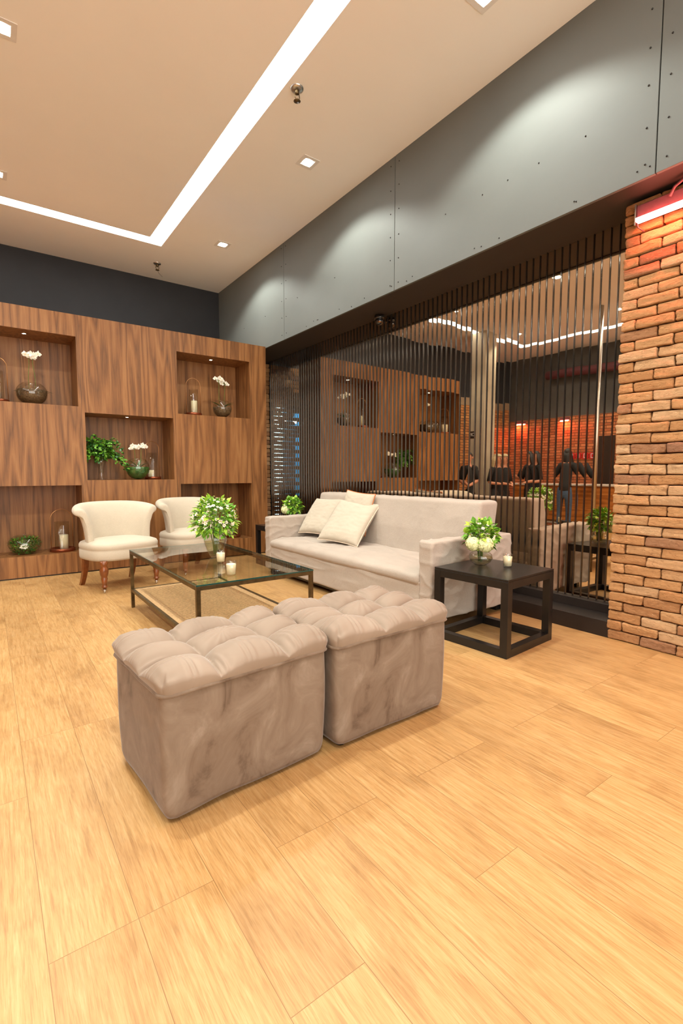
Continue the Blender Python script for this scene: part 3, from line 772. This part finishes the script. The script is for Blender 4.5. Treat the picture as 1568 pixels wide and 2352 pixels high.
# ================================================================== VASES, CANDLES, FLOWERS
def votive(label, loc, h=.08, r=.026, group='glass votive candles'):
    t = thing('votive_candle', label, 'candle', loc, 0, group)
    MB().lathe([(.0001, 0), (r*.86, 0), (r*.92, .004), (r, h*.5), (r*1.04, h), (r*1.0, h), (r*.94, h*.5), (r*.84, .010), (.0001, .009)], 20).build('glass_cup', 'glass', t)
    MB().lathe([(.0001, .011), (r*.83, .011), (r*.93, h*.5), (r*.97, h*.80), (r*.6, h*.785), (.0001, h*.785)], 20).build('wax', 'wax', t)
    MB().tube([(0,0,h*.78), (.001,0,h*.86), (.004,.001,h*.95)], .0014, 5).build('wick', 'wick', t)
    return t
votive('ivory candle in a glass cup close against the vase on the coffee table', (-1.112, -2.551, TH), .080, .027)
votive('ivory candle in a glass cup near the front edge of the coffee table glass', (-1.216, -2.955, TH), .084, .027)
votive('ivory candle in a glass cup on the black side table by the pillar', (.236, -3.695, .433), .082, .0275)
t = thing('glass_vase', 'clear rounded glass vase holding the tall mixed bouquet on the coffee table', 'vase', (-1.053, -2.316, TH))
MB().lathe([(.0001, .002), (.028, 0), (.036, .008), (.056, .045), (.072, .09), (.077, .118), (.072, .145), (.048, .170), (.046, .178), (.044, .170), (.068, .145), (.073, .118), (.068, .09), (.052, .045), (.032, .01), (.0001, .008)], 32).build('glass_body', 'glass', t)
MB().lathe([(.0001, .010), (.031, .012), (.051, .045), (.067, .09), (.072, .112), (.0001, .112)], 28).build('water', 'water', t)
def bouquet(name, label, loc, R_, H, z0, nleaf, nflow, seed, LW=(.05, .03), spread=1.0, tall=1.0, stem0=.02, hyd=(), group=None):
    t = thing(name, label, 'flowers', loc, 0, group); rnd = random.Random(seed)
    st = MB(); lf = MB(); lf2 = MB(); fl = MB(); ce = MB()
    for i in range(16):
        a = rnd.uniform(0, 2*pi); q = rnd.uniform(.2, 1)
        st.tube([(cos(a)*.012, sin(a)*.012, stem0), (cos(a)*.018, sin(a)*.018, z0*.7), (cos(a)*R_*.4*q, sin(a)*R_*.4*q, z0+H*.3), (cos(a)*R_*.75*q, sin(a)*R_*.75*q, z0+H*.75)], .0028, 5)
    for i in range(nleaf):
        a = rnd.uniform(0, 2*pi); ph = math.acos(rnd.uniform(-.75, 1)); rr = rnd.uniform(.35, 1)**.6
        p = Vector((sin(ph)*cos(a)*R_*rr, sin(ph)*sin(a)*R_*rr, z0+H*.42+cos(ph)*H*.55*rr))
        d = Vector((sin(ph)*cos(a), sin(ph)*sin(a), cos(ph)*.8+.15))+Vector([rnd.uniform(-.6, .6) for _ in range(3)])
        L_ = rnd.uniform(.6, 1.15)*LW[0]; (lf if rnd.random() < .5 else lf2).leaf(p, d, L_, L_*LW[1]/LW[0]*rnd.uniform(.8, 1.15), rnd.uniform(.1, .5), (rnd.uniform(-.5,.5), rnd.uniform(-.5,.5), 1))
    for i in range(nflow):
        a = rnd.uniform(0, 2*pi); ph = math.acos(rnd.uniform(-.15, 1)); rr = rnd.uniform(.88, 1.06)
        p = Vector((sin(ph)*cos(a)*R_*rr, sin(ph)*sin(a)*R_*rr, z0+H*.42+cos(ph)*H*.55*rr)); n_ = (p-Vector((0,0,z0+H*.3))).normalized()
        u_ = n_.cross(Vector((.3,.2,1))).normalized(); v_ = n_.cross(u_); s_ = rnd.uniform(.010, .016)
        for k in range(6):
            q = 2*pi*k/6; fl.leaf(p, u_*cos(q)+v_*sin(q)+n_*.35, s_, s_*.75, .3, n_)
        ce.ball(p+n_*.003, .0035, 6)
    for (hx_, hy_, hz_, hr_) in hyd:
        c_ = Vector((hx_, hy_, hz_))
        hb = MB(); hb.ball(c_, hr_*.74, 16); hf = MB()
        nn = 210
        for k in range(nn):
            z_ = 1-2*(k+.5)/nn; th = pi*(1+5**.5)*k; rr = sqrt(1-z_*z_); n_ = Vector((rr*cos(th), rr*sin(th), z_)); p = c_+n_*hr_*rnd.uniform(.90, 1.03)
            u_ = n_.cross(Vector((.31,.2,.9))).normalized(); v_ = n_.cross(u_); q0 = rnd.uniform(0, pi)
            for m_ in range(4): q = q0+m_*pi/2; hf.leaf(p, u_*cos(q)+v_*sin(q)+n_*.3, hr_*.26, hr_*.24, .25, n_, .05)
        h_o = hf.build('hydrangea_head', 'hydra', t); hb.build('flower_core', 'leaf', h_o)
    st.build('stems', 'stem', t); lf.build('leaves', 'leaf', t); lf2.build('light_leaves', 'leaf_light', t)
    if nflow: fo = fl.build('white_blossoms', 'petal', t); ce.build('blossom_centres', 'yellow', fo)['kind'] = 'stuff'
    return t
bouquet('bouquet', 'tall bouquet of green leaves and small white flowers in the coffee table vase', (-1.053, -2.316, TH), .150, .275, .135, 760, 110, 3, (.040, .024))
t = thing('glass_vase', 'squat round clear glass vase on the side table by the pillar', 'vase', (.180, -3.540, .433))
MB().lathe([(.0001, .002), (.035, 0), (.060, .018), (.074, .042), (.068, .066), (.045, .085), (.040, .098), (.045, .108), (.043, .108), (.038, .098), (.043, .085), (.065, .066), (.071, .042), (.058, .020), (.034, .006), (.0001, .006)], 32).build('glass_body', 'glass', t)
MB().lathe([(.0001, .007), (.033, .007), (.057, .021), (.070, .042), (.066, .058), (.0001, .058)], 28).build('water', 'water', t)
bouquet('bouquet', 'round bouquet with two pale green hydrangea heads on the side table by the pillar', (.180, -3.540, .433), .098, .17, .11, 420, 14, 8, (.040, .030), hyd=((-.090, -.012, .140, .044), (-.050, -.070, .138, .047)))
t = thing('glass_vase', 'squat clear glass vase hidden behind the far sofa arm', 'vase', (.375, -.90, .46))
MB().lathe([(.0001, .002), (.035, 0), (.060, .018), (.074, .042), (.068, .066), (.045, .085), (.043, .108), (.041, .108), (.043, .085), (.065, .066), (.058, .020), (.0001, .006)], 28).build('glass_body', 'glass', t)
bouquet('bouquet', 'leafy bouquet with a pale hydrangea head peeking over the far sofa arm', (.375, -.90, .46), .105, .17, .11, 380, 6, 14, (.040, .030), hyd=((-.088, .0, .15, .045),))

# ---- niche ornaments
def lantern(label, loc, r=.09, rz=0, H=.425):
    t = thing('candle_lantern', label, 'lantern', loc, rz, 'copper-base candle lanterns in the niches')
    MB().lathe([(.0001, 0), (r, 0), (r, .028), (r*.97, .032), (r*.9, .032), (r*.88, .022), (.0001, .022)], 36).build('base', 'copper', t)
    hw = r*.88; hz = H-hw; pts = [(-hw, 0, .024), (-hw, 0, hz)]+[(-hw*cos(pi*i/16), 0, hz+hw*sin(pi*i/16)) for i in range(1, 16)]+[(hw, 0, hz), (hw, 0, .024)]
    MB().tube(pts, .0030, 8).build('wire_handle', 'brass', t)
    g = r*.56
    MB().lathe([(g, .023), (g, .30), (g-.0015, .30), (g-.0015, .023)], 28).build('glass_chimney', 'glass', t)
    return t
def pillar_candle(label, loc, h, r):
    t = thing('pillar_candle', label, 'candle', loc, 0, 'ivory pillar candles in the lanterns')
    MB().lathe([(.0001, 0), (r, 0), (r*1.01, h*.97), (r*.94, h), (r*.5, h*.985), (.0001, h*.98)], 24).build('wax', 'wax', t)
    MB().tube([(0,0,h*.97), (.001,0,h+.006), (.003,0,h+.012)], .0012, 5).build('wick', 'wick', t)
def fish_bowl(loc, r, fill, t, zs=.86):
    pr = []
    for i in range(15):
        q = -pi/2+ (pi/2+1.02)*i/14; pr.append((max(.0001, r*cos(q)), r*zs*(1+sin(q))))
    inn = [(max(.0001, a*.965), b*.985+.003) for a, b in pr][::-1]
    MB().lathe(pr+inn, 32).build('glass_bowl', 'glass', t)
    return pr
def orchid(label, loc, r, seed, stems, green=False, leafd=((-1, .1, .35), (1, .05, .3)), sc=1.0, lf=.10, zs=.86):
    t = thing('glass_bowl_vase', label[0], 'vase', loc)
    pr = fish_bowl(loc, r, 0, t, zs)
    rnd = random.Random(seed)
    m = MB(); m.lathe([(a*.93, b*.97+.004) for a, b in pr if b < r*1.15]+[(.0001, r*1.12)], 24)
    m.v = [(x*(1+.05*noise.noise(Vector((x*60, y*60, z*60)))), y*(1+.05*noise.noise(Vector((x*60, y*50, z*60)))), z) for x, y, z in m.v]
    m.build('green_leaf_lining' if green else 'root_fibre', 'leaf_dark' if green else 'moss', t)
    t2 = thing('orchid', label[1], 'plant', (loc[0], loc[1], loc[2]+r*1.0), 0, 'white orchids in the niches')
    st = MB(); pe = MB(); ce = MB()
    for (bx, by, tx, ty, tz, n) in stems:
        pts = [(bx*sc, by*sc, 0), (bx*sc*1.2+(tx-bx)*.15*sc, by*sc, tz*.35*sc), (tx*sc*.8, ty*sc*.8, tz*.8*sc), (tx*sc, ty*sc, tz*sc)]
        st.tube(pts, .0026, 6)
        for k in range(n):
            p = Vector((tx*sc+rnd.uniform(-.050, .050)*sc, ty*sc+rnd.uniform(-.03, .02), tz*sc+rnd.uniform(-.022, .024)*sc)); st.tube([(tx*sc*.9, ty*sc*.9, tz*sc*.93), tuple(p+Vector((0, .008, 0)))], .0014, 4)
            n_ = Vector((rnd.uniform(-.5,.5), -1, rnd.uniform(-.3,.3))).normalized(); u_ = n_.cross(Vector((0,0,1))).normalized(); v_ = u_.cross(n_); s_ = .033*sc*rnd.uniform(.8, 1.1); q0 = rnd.uniform(-.3, .3)
            for q, w_, l_ in ((0, .95, 1), (pi, .95, 1), (pi/2, .6, .95), (pi*1.22, .55, .85), (pi*1.78, .55, .85)):
                pe.leaf(p, u_*cos(q+q0)+v_*sin(q+q0)+n_*.12, s_*l_, s_*w_, .12, n_, .06)
            ce.ball(p+n_*.004, .0042*sc, 6)
    st.build('stems', 'stem', t2); po = pe.build('petals', 'petal', t2); ce.build('flower_centres', 'yellow', po)
    lm = MB()
    for d in leafd: lm.leaf((d[0]*.01, d[1]*.01, r*.0), d, lf*rnd.uniform(.85, 1.1), .032, .35, None, .2)
    lm.build('leaves', 'leaf_dark', t2)
orchid(('round glass bowl of brown roots in the upper left niche', 'white orchid on two tall stems in the upper left niche'), (-1.889, .19, 1.655), .135, 4, ((-.02, 0, -.015, -.01, .34, 6), (.03, 0, .02, -.01, .34, 6)), leafd=((-1, .0, .25), (1, 0, .32), (.9, .3, .3)), lf=.15)
orchid(('round glass bowl of brown roots in the upper right niche', 'white orchid with upright green leaves in the upper right niche'), (.02, .12, 1.655), .112, 6, ((-.03, 0, -.045, 0, .33, 6), (.02, 0, .045, 0, .31, 6)), leafd=((-.8, .0, .8), (.9, 0, .8), (.5, -.3, .6)), lf=.15, zs=.98)
orchid(('round glass bowl lined with green leaves in the middle niche', 'white spray orchid above the leaf-lined bowl in the middle niche'), (-.955, .12, .93), .124, 12, ((-.02, 0, -.04, 0, .27, 11), (.03, 0, .06, 0, .28, 11)), True, ((-.5, -.1, .9), (-.8, .0, .7), (.7, 0, .7), (.2, .2, .8)), .85, .13, 1.0)
lantern('copper-base lantern cut off by the left edge in the upper left niche', (-2.165, .17, 1.655), .095)
pillar_candle('ivory candle inside the lantern at the left edge of the upper left niche', (-2.175, .17, 1.6775), .14, .034)
lantern('copper-base wire lantern in the upper right niche', (-.325, .12, 1.655), .092); pillar_candle('tall ivory candle in the lantern of the upper right niche', (-.318, .12, 1.6785), .148, .035)
lantern('copper-base wire lantern right of the orchid in the middle niche', (-.765, .25, .93), .088, .2); pillar_candle('short ivory candle in the lantern of the middle niche', (-.785, .25, .9525), .082, .034)
lantern('large copper-base wire lantern in the lower left niche', (-1.69, .19, .211), .116, .2); pillar_candle('thick ivory candle in the lantern of the lower left niche', (-1.675, .18, .2335), .145, .040)
lantern('copper-base wire lantern behind the right chair in the lower right niche', (.155, .20, .211), .098); pillar_candle('ivory candle in the lantern of the lower right niche', (.118, .19, .2335), .15, .036)
# terrarium
t = thing('terrarium_bowl', 'low glass bowl of mixed greenery and a white rose in the lower left niche', 'terrarium', (-2.01, .19, .211))
fish_bowl(None, .142, 0, t, .70)
rnd = random.Random(5); m = MB(); m2 = MB(); m3 = MB()
for i in range(620):
    a = rnd.uniform(0, 2*pi); q = rnd.random()**.4*.128; z = rnd.uniform(.012, .150)
    q *= sqrt(max(.05, 1-((z-.095)/.11)**2))
    (m if rnd.random() < .6 else m2).leaf((q*cos(a), q*sin(a), z), (cos(a)*.6+rnd.uniform(-.6,.6), sin(a)*.6+rnd.uniform(-.6,.6), rnd.uniform(0, 1)), rnd.uniform(.02, .04), rnd.uniform(.010, .018), .3)
for k in range(26):
    a = k*2.4; q = .004+.0009*k; m3.leaf((-.01+q*cos(a), -.10+q*.3*sin(a), .085+.5*q*sin(a)), (cos(a), -.6, sin(a)), .016, .016, .4, (0,-1,0))
m.build('dark_foliage', 'leaf_dark', t); m2.build('bright_foliage', 'leaf', t); m3.build('white_rose', 'petal', t)
# fern in trumpet vase
t = thing('trumpet_vase', 'tall flared glass vase in the middle niche', 'vase', (-1.305, .18, .93))
MB().lathe([(.0001, 0), (.045, 0), (.046, .006), (.030, .018), (.026, .03), (.024, .07), (.030, .12), (.042, .17), (.062, .215), (.060, .215), (.040, .17), (.027, .12), (.020, .07), (.0001, .06)], 28).build('glass_body', 'glass', t)
t = thing('fern', 'bright green maidenhair fern spreading from the flared vase in the middle niche', 'plant', (-1.305, .18, .93)); rnd = random.Random(21)
st = MB(); lf = MB(); lf2 = MB()
for i in range(76):
    a = rnd.uniform(0, 2*pi); reach = rnd.uniform(.09, .25); hh = rnd.uniform(.10, .27); sag = rnd.uniform(0, .12)
    if i < 8: a = rnd.uniform(-.7, .1); reach = rnd.uniform(.22, .30); sag = rnd.uniform(.10, .2); hh = rnd.uniform(.08, .16)
    dx, dy = cos(a), sin(a)*.62; pts = []
    for k in range(9):
        q = k/8; pts.append(Vector((dx*reach*q*1.0, max(-.16, min(.2, dy*reach*q))-.02*q, .19+hh*sin(q*pi*.6)-sag*q*q)))
    pts = [Vector((max(-.150, p.x), p.y, p.z)) for p in pts]
    st.tube([(0,0,.06)]+[tuple(p) for p in pts], .0014, 4)
    for k in range(2, 9):
        for sd in (-1, 1):
            for rr in (0, 1):
                p = pts[k]+Vector((rnd.uniform(-.012,.012), rnd.uniform(-.012,.012), rnd.uniform(-.01,.01))); d = (pts[k]-pts[k-1]).normalized()+Vector((-dy*sd, dx*sd, rnd.uniform(-.3,.3)))*rnd.uniform(.6, 1.4)
                (lf if rnd.random() < .6 else lf2).leaf(p, d, rnd.uniform(.020, .034), rnd.uniform(.018, .028), .2, (rnd.uniform(-.4,.4), rnd.uniform(-.9,0), 1), .08)
st.build('stems', 'stem', t); lf.build('leaflets', 'leaf', t); lf2.build('dark_leaflets', 'leaf_dark', t)

# ================================================================== THE FAR SIDE OF THE ROOM (seen in the mirror)
t = thing('bar_counter', 'long wooden bar counter with a pale top across the room, seen in the mirror', 'counter', (-4.5, -1.6, 0))
MB().box(-.5, 0, -2.6, 1.9, .11, .77).build('front_panel', 'bar_wood', t, smooth=False)
MB().box(-.45, -.05, -2.6, 1.9, 0, .11).build('kickplate', 'black_lacquer', t, smooth=False)
MB().bbox(-.56, .03, -2.63, 1.93, .77, .80, .004).build('countertop', 'counter_top', t, smooth=False)
t = thing('steel_column', 'slim brushed steel column seen in the mirror in front of the bar', 'column', (-3.72, -1.70, 0))
MB().lathe([(.05, .012), (.05, ZC)], 32, (0,0,0), True).build('shaft', 'steel', t); MB().lathe([(.085, 0), (.085, .012)], 32, (0,0,0), True).build('base_ring', 'steel', t)
for y, w_ in ((1.02, 'beside the pale column'), (-.10, 'above the customer at the bar')):
    t = thing('red_wall_lamp', 'red bar lamp on the far brick wall '+w_, 'lamp', (-5.985, y, 2.12), 0, 'red lamps on the far brick wall')
    MB().bbox(0, .05, -.12, .12, 0, .06, .003).build('housing', 'plum', t, smooth=False); MB().box(.01, .06, -.11, .11, -.012, 0).build('led_strip', 'red', t, smooth=False)
    L = bpy.data.lights.new('red_wall_lamp', 'AREA'); L.shape = 'RECTANGLE'; L.size = .05; L.size_y = .22*S; L.energy = 6; L.color = (1, .14, .07)
    lo = bpy.data.objects.new('red_wall_lamp', L); COL.objects.link(lo); lo.parent = t; lo.location = (.06*S, 0, -.02*S)
for y, w_ in ((-.24, 'nearer the customer'), (-.56, 'farther along')):
    t = thing('red_sign', 'red notice with white squares on the far brick wall, '+w_, 'sign', (-5.985, y, 1.36), 0, 'red notices on the far brick wall')
    MB().bbox(0, .01, -.15, .15, -.065, .065, .002).build('plate', 'sign_red', t, smooth=False)
    m = MB()
    for yy in (-.075, .075):
        m.box(.0105, .012, yy-.04, yy-.03, -.045, .045).box(.0105, .012, yy+.03, yy+.04, -.045, .045).box(.0105, .012, yy-.03, yy+.03, .035, .045).box(.0105, .012, yy-.03, yy+.03, -.045, -.035)
    m.build('marks', 'sign_white', t, smooth=False)
t = thing('door_sign', 'small dark sign with pale letters on the concrete column, seen in the mirror', 'sign', (-3.398, .40, 1.72))
MB().bbox(0, .008, -.06, .06, -.065, .065, .002).build('plate', 'sign_dark', t, smooth=False)
cu = bpy.data.curves.new('letters', 'FONT'); cu.body = 'ON'; cu.size = .085*S; cu.align_x = 'CENTER'; cu.align_y = 'CENTER'; cu.extrude = .001; cu.materials.append(M['sign_white'])
tmp = bpy.data.objects.new('letters_tmp', cu); COL.objects.link(tmp); bpy.context.view_layer.update()
lme = bpy.data.meshes.new_from_object(tmp.evaluated_get(bpy.context.evaluated_depsgraph_get())); bpy.data.objects.remove(tmp)
o = bpy.data.objects.new('letters', lme); COL.objects.link(o); o.parent = t; o.location = (.0095*S, 0, 0); o.rotation_euler = (pi/2, 0, pi/2)
struct(MB().bbox(-6.0, -5.96, -1.05, -.62, 0, 1.75, .003).build('door_1', 'sign_dark', smooth=False), 'dark door in the far brick wall')
t = thing('ceiling_duct', 'rust red round duct hanging below the far ceiling edge, seen in the mirror', 'duct', (-6.2, -1.8, 3.0))
MB().tube([(.35, -3, 0), (.35, 2.2, .1)], .09, 16).build('pipe', 'plum', t); MB().box(.3, .4, -.02, .02, .05, .585).build('hanger', 'steel', t, smooth=False)

# bar shelves in the blue room
t = thing('bar_shelf', 'dark two-tier shelf rack in front of the blue bar window', 'shelf', (-.75, 2.7, 0))
for z in (.56, .80): MB().box(-.9, .9, -.12, .12, z-.03, z).build('shelf_board', 'black_lacquer', t, smooth=False)
for x in (-.85, -.3, .3, .85): MB().box(x-.02, x+.02, -.1, .1, 0, .80).build('upright', 'black_lacquer', t, smooth=False)
bl = [c_+' bottle on the bar shelf, '+p_ for p_ in ('at the far left of the row', 'near the middle of the row', 'toward the right of the row') for c_ in ('clear glass', 'copper coloured', 'dark green')][:6]
for i in range(6):
    x = -1.3+.2*i; b_ = thing('bar_bottle', bl[i], 'bottle', (x, 2.7, .80), 0, 'bottles on the bar shelf')
    MB().lathe([(.0001, 0), (.024, 0), (.024, .07), (.009, .095), (.009, .12), (.0001, .12)], 12).build('glass_body', ('glass', 'copper', 'leaf_dark')[i % 3], b_)
for i, x in enumerate((-.95, -.75, -.5, -.2)):
    t = thing('pendant_bulb', ('first', 'second', 'third', 'fourth')[i]+' bare bulb from the left hanging before the blue bar window', 'lamp', (x, 3.0, 2.02), 0, 'pendant bulbs in the bar')
    MB().ball((0,0,0), .03, 12).build('bulb', 'bulb', t); MB().tube([(0,0,.03), (0,0,.78)], .004, 5).build('cord', 'black_lacquer', t)
L = bpy.data.lights.new('bar_lamp', 'POINT'); L.energy = 260; L.color = (.35, .7, 1); L.shadow_soft_size = .1
lo = bpy.data.objects.new('bar_lamp', L); COL.objects.link(lo); lo.location = (-.5*S, 2.6*S, 2.45*S)

# ================================================================== PEOPLE (seen in the mirror)
def skinmesh(name, verts, edges, mat, parent, root=0, sub=1):
    me = bpy.data.meshes.new(name); me.from_pydata([(v[0]*S, v[1]*S, v[2]*S) for v in verts], edges, []); me.update(); me.materials.append(M[mat])
    o = bpy.data.objects.new(name, me); COL.objects.link(o); o.parent = parent
    md = o.modifiers.new('skin', 'SKIN'); md.use_smooth_shade = True
    sk = me.skin_vertices[0].data
    for i, v in enumerate(verts):
        r = v[3]; sk[i].radius = (r[0]*S, r[1]*S) if isinstance(r, tuple) else (r*S, r*S); sk[i].use_root = (i == root)
    s2 = o.modifiers.new('sub', 'SUBSURF'); s2.levels = s2.render_levels = sub
    return o
def person(label, loc, rz, h, armL, armR, hair, legs='black_cloth', hairlen=.0, headturn=0, lean=0, top='black_cloth'):
    """faces local +x ... z up; arms given as (elbow, wrist) points for h = 1"""
    t = thing('person', label, 'person', loc, rz)
    k = h
    def q(x, y, z, r): return (x*k+lean*max(0, z-.52)*k, y*k, z*k, (r[0]*k, r[1]*k) if isinstance(r, tuple) else r*k)
    V = [q(0, 0, .52, (.065, .048)), q(0, 0, .60, (.055, .043)), q(.005, 0, .70, (.062, .046)), q(0, 0, .79, (.045, .038)), q(0, 0, .845, .029), q(.01, 0, .875, .032), q(.018, 0, .915, (.046, .050)), q(.016, 0, .962, (.044, .050)), q(.01, 0, .985, .028)]
    E_ = [(0,1),(1,2),(2,3),(3,4),(4,5),(5,6),(6,7),(7,8)]
    hands = []
    for sd, arm in ((1, armL), (-1, armR)):
        n = len(V); el, wr_ = arm
        V += [q(0, sd*.095, .795, .028), q(el[0], el[1], el[2], .024), q((el[0]*.3+wr_[0]*.7), (el[1]*.3+wr_[1]*.7), (el[2]*.3+wr_[2]*.7), .020), q(*wr_, .014)]
        E_ += [(3, n), (n, n+1), (n+1, n+2), (n+2, n+3)]
        d = (Vector(wr_)-Vector(el)).normalized(); a = Vector((0, 0, 1)).cross(d)
        if a.length < .2: a = Vector((1, 0, 0))
        a.normalize(); c = d.cross(a)
        pn = len(V); pm = Vector(wr_)+d*.035; V.append(q(*pm, (.020, .011))); E_.append((n+3, pn))
        for f, (off, ln) in enumerate(((-.017, .038), (-.006, .044), (.006, .041), (.016, .032))):
            b0 = pm+a*off+d*.014; b1 = b0+d*ln*.5-c*.004; b2 = b1+d*ln*.4-c*.014; i0 = len(V)
            V += [q(*b0, .0055), q(*b1, .005), q(*b2, .0042)]; E_ += [(pn, i0), (i0, i0+1), (i0+1, i0+2)]
        b0 = pm-a*.022-d*.01; b1 = b0-a*.012+d*.022; i0 = len(V); V += [q(*b0, .006), q(*b1, .005)]; E_ += [(pn, i0), (i0, i0+1)]
    for sd in (1, -1):
        n = len(V); V += [q(0, sd*.055, .48, .042), q(.012, sd*.06, .28, .038), q(0, sd*.062, .16, .033), q(-.008, sd*.065, .045, .021), q(.05, sd*.07, .018, (.022, .014)), q(.09, sd*.075, .014, .014)]
        E_ += [(0, n), (n, n+1), (n+1, n+2), (n+2, n+3), (n+3, n+4), (n+4, n+5)]
    body = skinmesh('body', V, E_, 'skin', t)
    # face
    hx = .016*k+lean*.42*k; zc = .935*k; tw = Matrix.Rotation(headturn, 3, 'Z')
    f = MB(); f.ball((hx+.052*k, 0, zc-.012*k), .009*k, 8, (1, 1, 1.7)); 
    for sd in (1, -1): f.ball((hx, sd*.050*k, zc-.008*k), .011*k, 8, (1, .5, 1.5))
    f.build('nose_and_ears', 'skin', t)
    ey = MB(); [ey.ball((hx+.045*k, sd*.018*k, zc+.004*k), .0055*k, 8) for sd in (1, -1)]; ey.build('eyes', 'hair_dark', t)
    MB().bbox(hx+.044*k, hx+.050*k, -.016*k, .016*k, zc-.036*k, zc-.030*k, .0015).build('mouth', 'plum', t)
    hm = MB()
    def cap(u, v):
        a_ = -pi+2*pi*u; ph = v*(pi*.54); front = cos(a_) > .35
        ph *= (.72 if front else 1.12+.25*(hairlen > 0)); r = .056*k
        return (hx-.004*k+r*1.02*sin(ph)*cos(a_), r*.93*sin(ph)*sin(a_), zc+.012*k+r*1.02*cos(ph))
    hm.grid(cap, 29, 12)
    if hairlen:
        for i in range(30):
            a_ = pi*.42+(pi*1.16)*i/29; x, y = cos(a_)*.054*k, sin(a_)*.053*k
            hm.tube([(hx+x*.9, y*.9, zc+.03*k), (hx+x*1.08, y*1.1, zc-.03*k), (hx+x*1.15-.01*k, y*1.35, zc-.1*k), (hx+x*1.1-.012*k, y*1.4, zc-hairlen*k)], [.008*k, .011*k, .011*k, .004*k], 6)
    hm.build('hair', hair, t)
    # clothing
    TV = [q(0, 0, .44, (.110, .088)), q(0, 0, .54, (.106, .082)), q(0, 0, .61, (.094, .074)), q(.005, 0, .70, (.104, .078)), q(0, 0, .785, (.090, .066)), q(0, 0, .832, .040)]
    TE = [(0,1),(1,2),(2,3),(3,4),(4,5)]
    for sd, arm in ((1, armL), (-1, armR)):
        el = arm[0]; A_ = Vector((lean*.27, sd*.045, .795)); B_ = Vector((lean*.27+el[0]*.3, sd*.090, .787)); C_ = Vector((el[0]+lean*max(0, el[2]-.52), el[1], el[2]))
        pts = [A_*k, B_*k, (B_*.55+C_*.45)*k, (B_*.08+C_*.92)*k]
        sl = MB(); sl.tube(pts, [.046*k, .043*k, .038*k, .033*k], 14); sl.ball(B_*k, .043*k, 14); sl.build('sleeve', top, t)
    skinmesh('shirt', TV, TE, top, t)
    LV = [q(0, 0, .57, (.088, .066)), q(0, 0, .49, (.104, .08))]; LE = [(0, 1)]
    for sd in (1, -1):
        n = len(LV); LV += [q(0, sd*.055, .455, .068), q(.012, sd*.062, .28, .048), q(0, sd*.064, .16, .043), q(-.006, sd*.066, .06, .038)]; LE += [(1, n), (n, n+1), (n+1, n+2), (n+2, n+3)]
    skinmesh('trousers', LV, LE, legs, t)
    for sd in (1, -1): MB().rbox((.035*k, sd*.068*k, .021*k), (.145*k, .056*k, .042*k), .018, 8).build('shoe', 'hair_dark', t)
    return t
fold = (((.0, .135, .64), (.13, .025, .56)), ((.0, -.135, .64), (.13, -.015, .565)))
p_ = person('person in a black chef tunic with hands clasped in front, standing by the pale column', (-2.80, .02, 0), radians(-30), 1.37, fold[0], fold[1], 'hair_dark')
person('person in black with long blond hair standing sideways left of the bar', (-3.45, -.16, 0), radians(-80), 1.345, ((.0, .15, .62), (.13, .06, .60)), ((.0, -.15, .62), (.13, -.04, .60)), 'hair_blond', hairlen=.19)
person('person in black clothes and dark hair gesturing with one hand at the bar', (-3.93, -.50, 0), radians(20), 1.395, ((.05, .15, .64), (.17, .06, .68)), ((.02, -.15, .62), (.12, -.06, .60)), 'hair_dark', hairlen=.12)
person('person in a black top and blue jeans seen from behind, leaning on the bar counter', (-4.0, -1.15, 0), radians(168), 1.43, ((.05, .19, .64), (.22, .16, .60)), ((.05, -.19, .64), (.22, -.16, .60)), 'hair_dark', 'denim', .2, lean=.25)
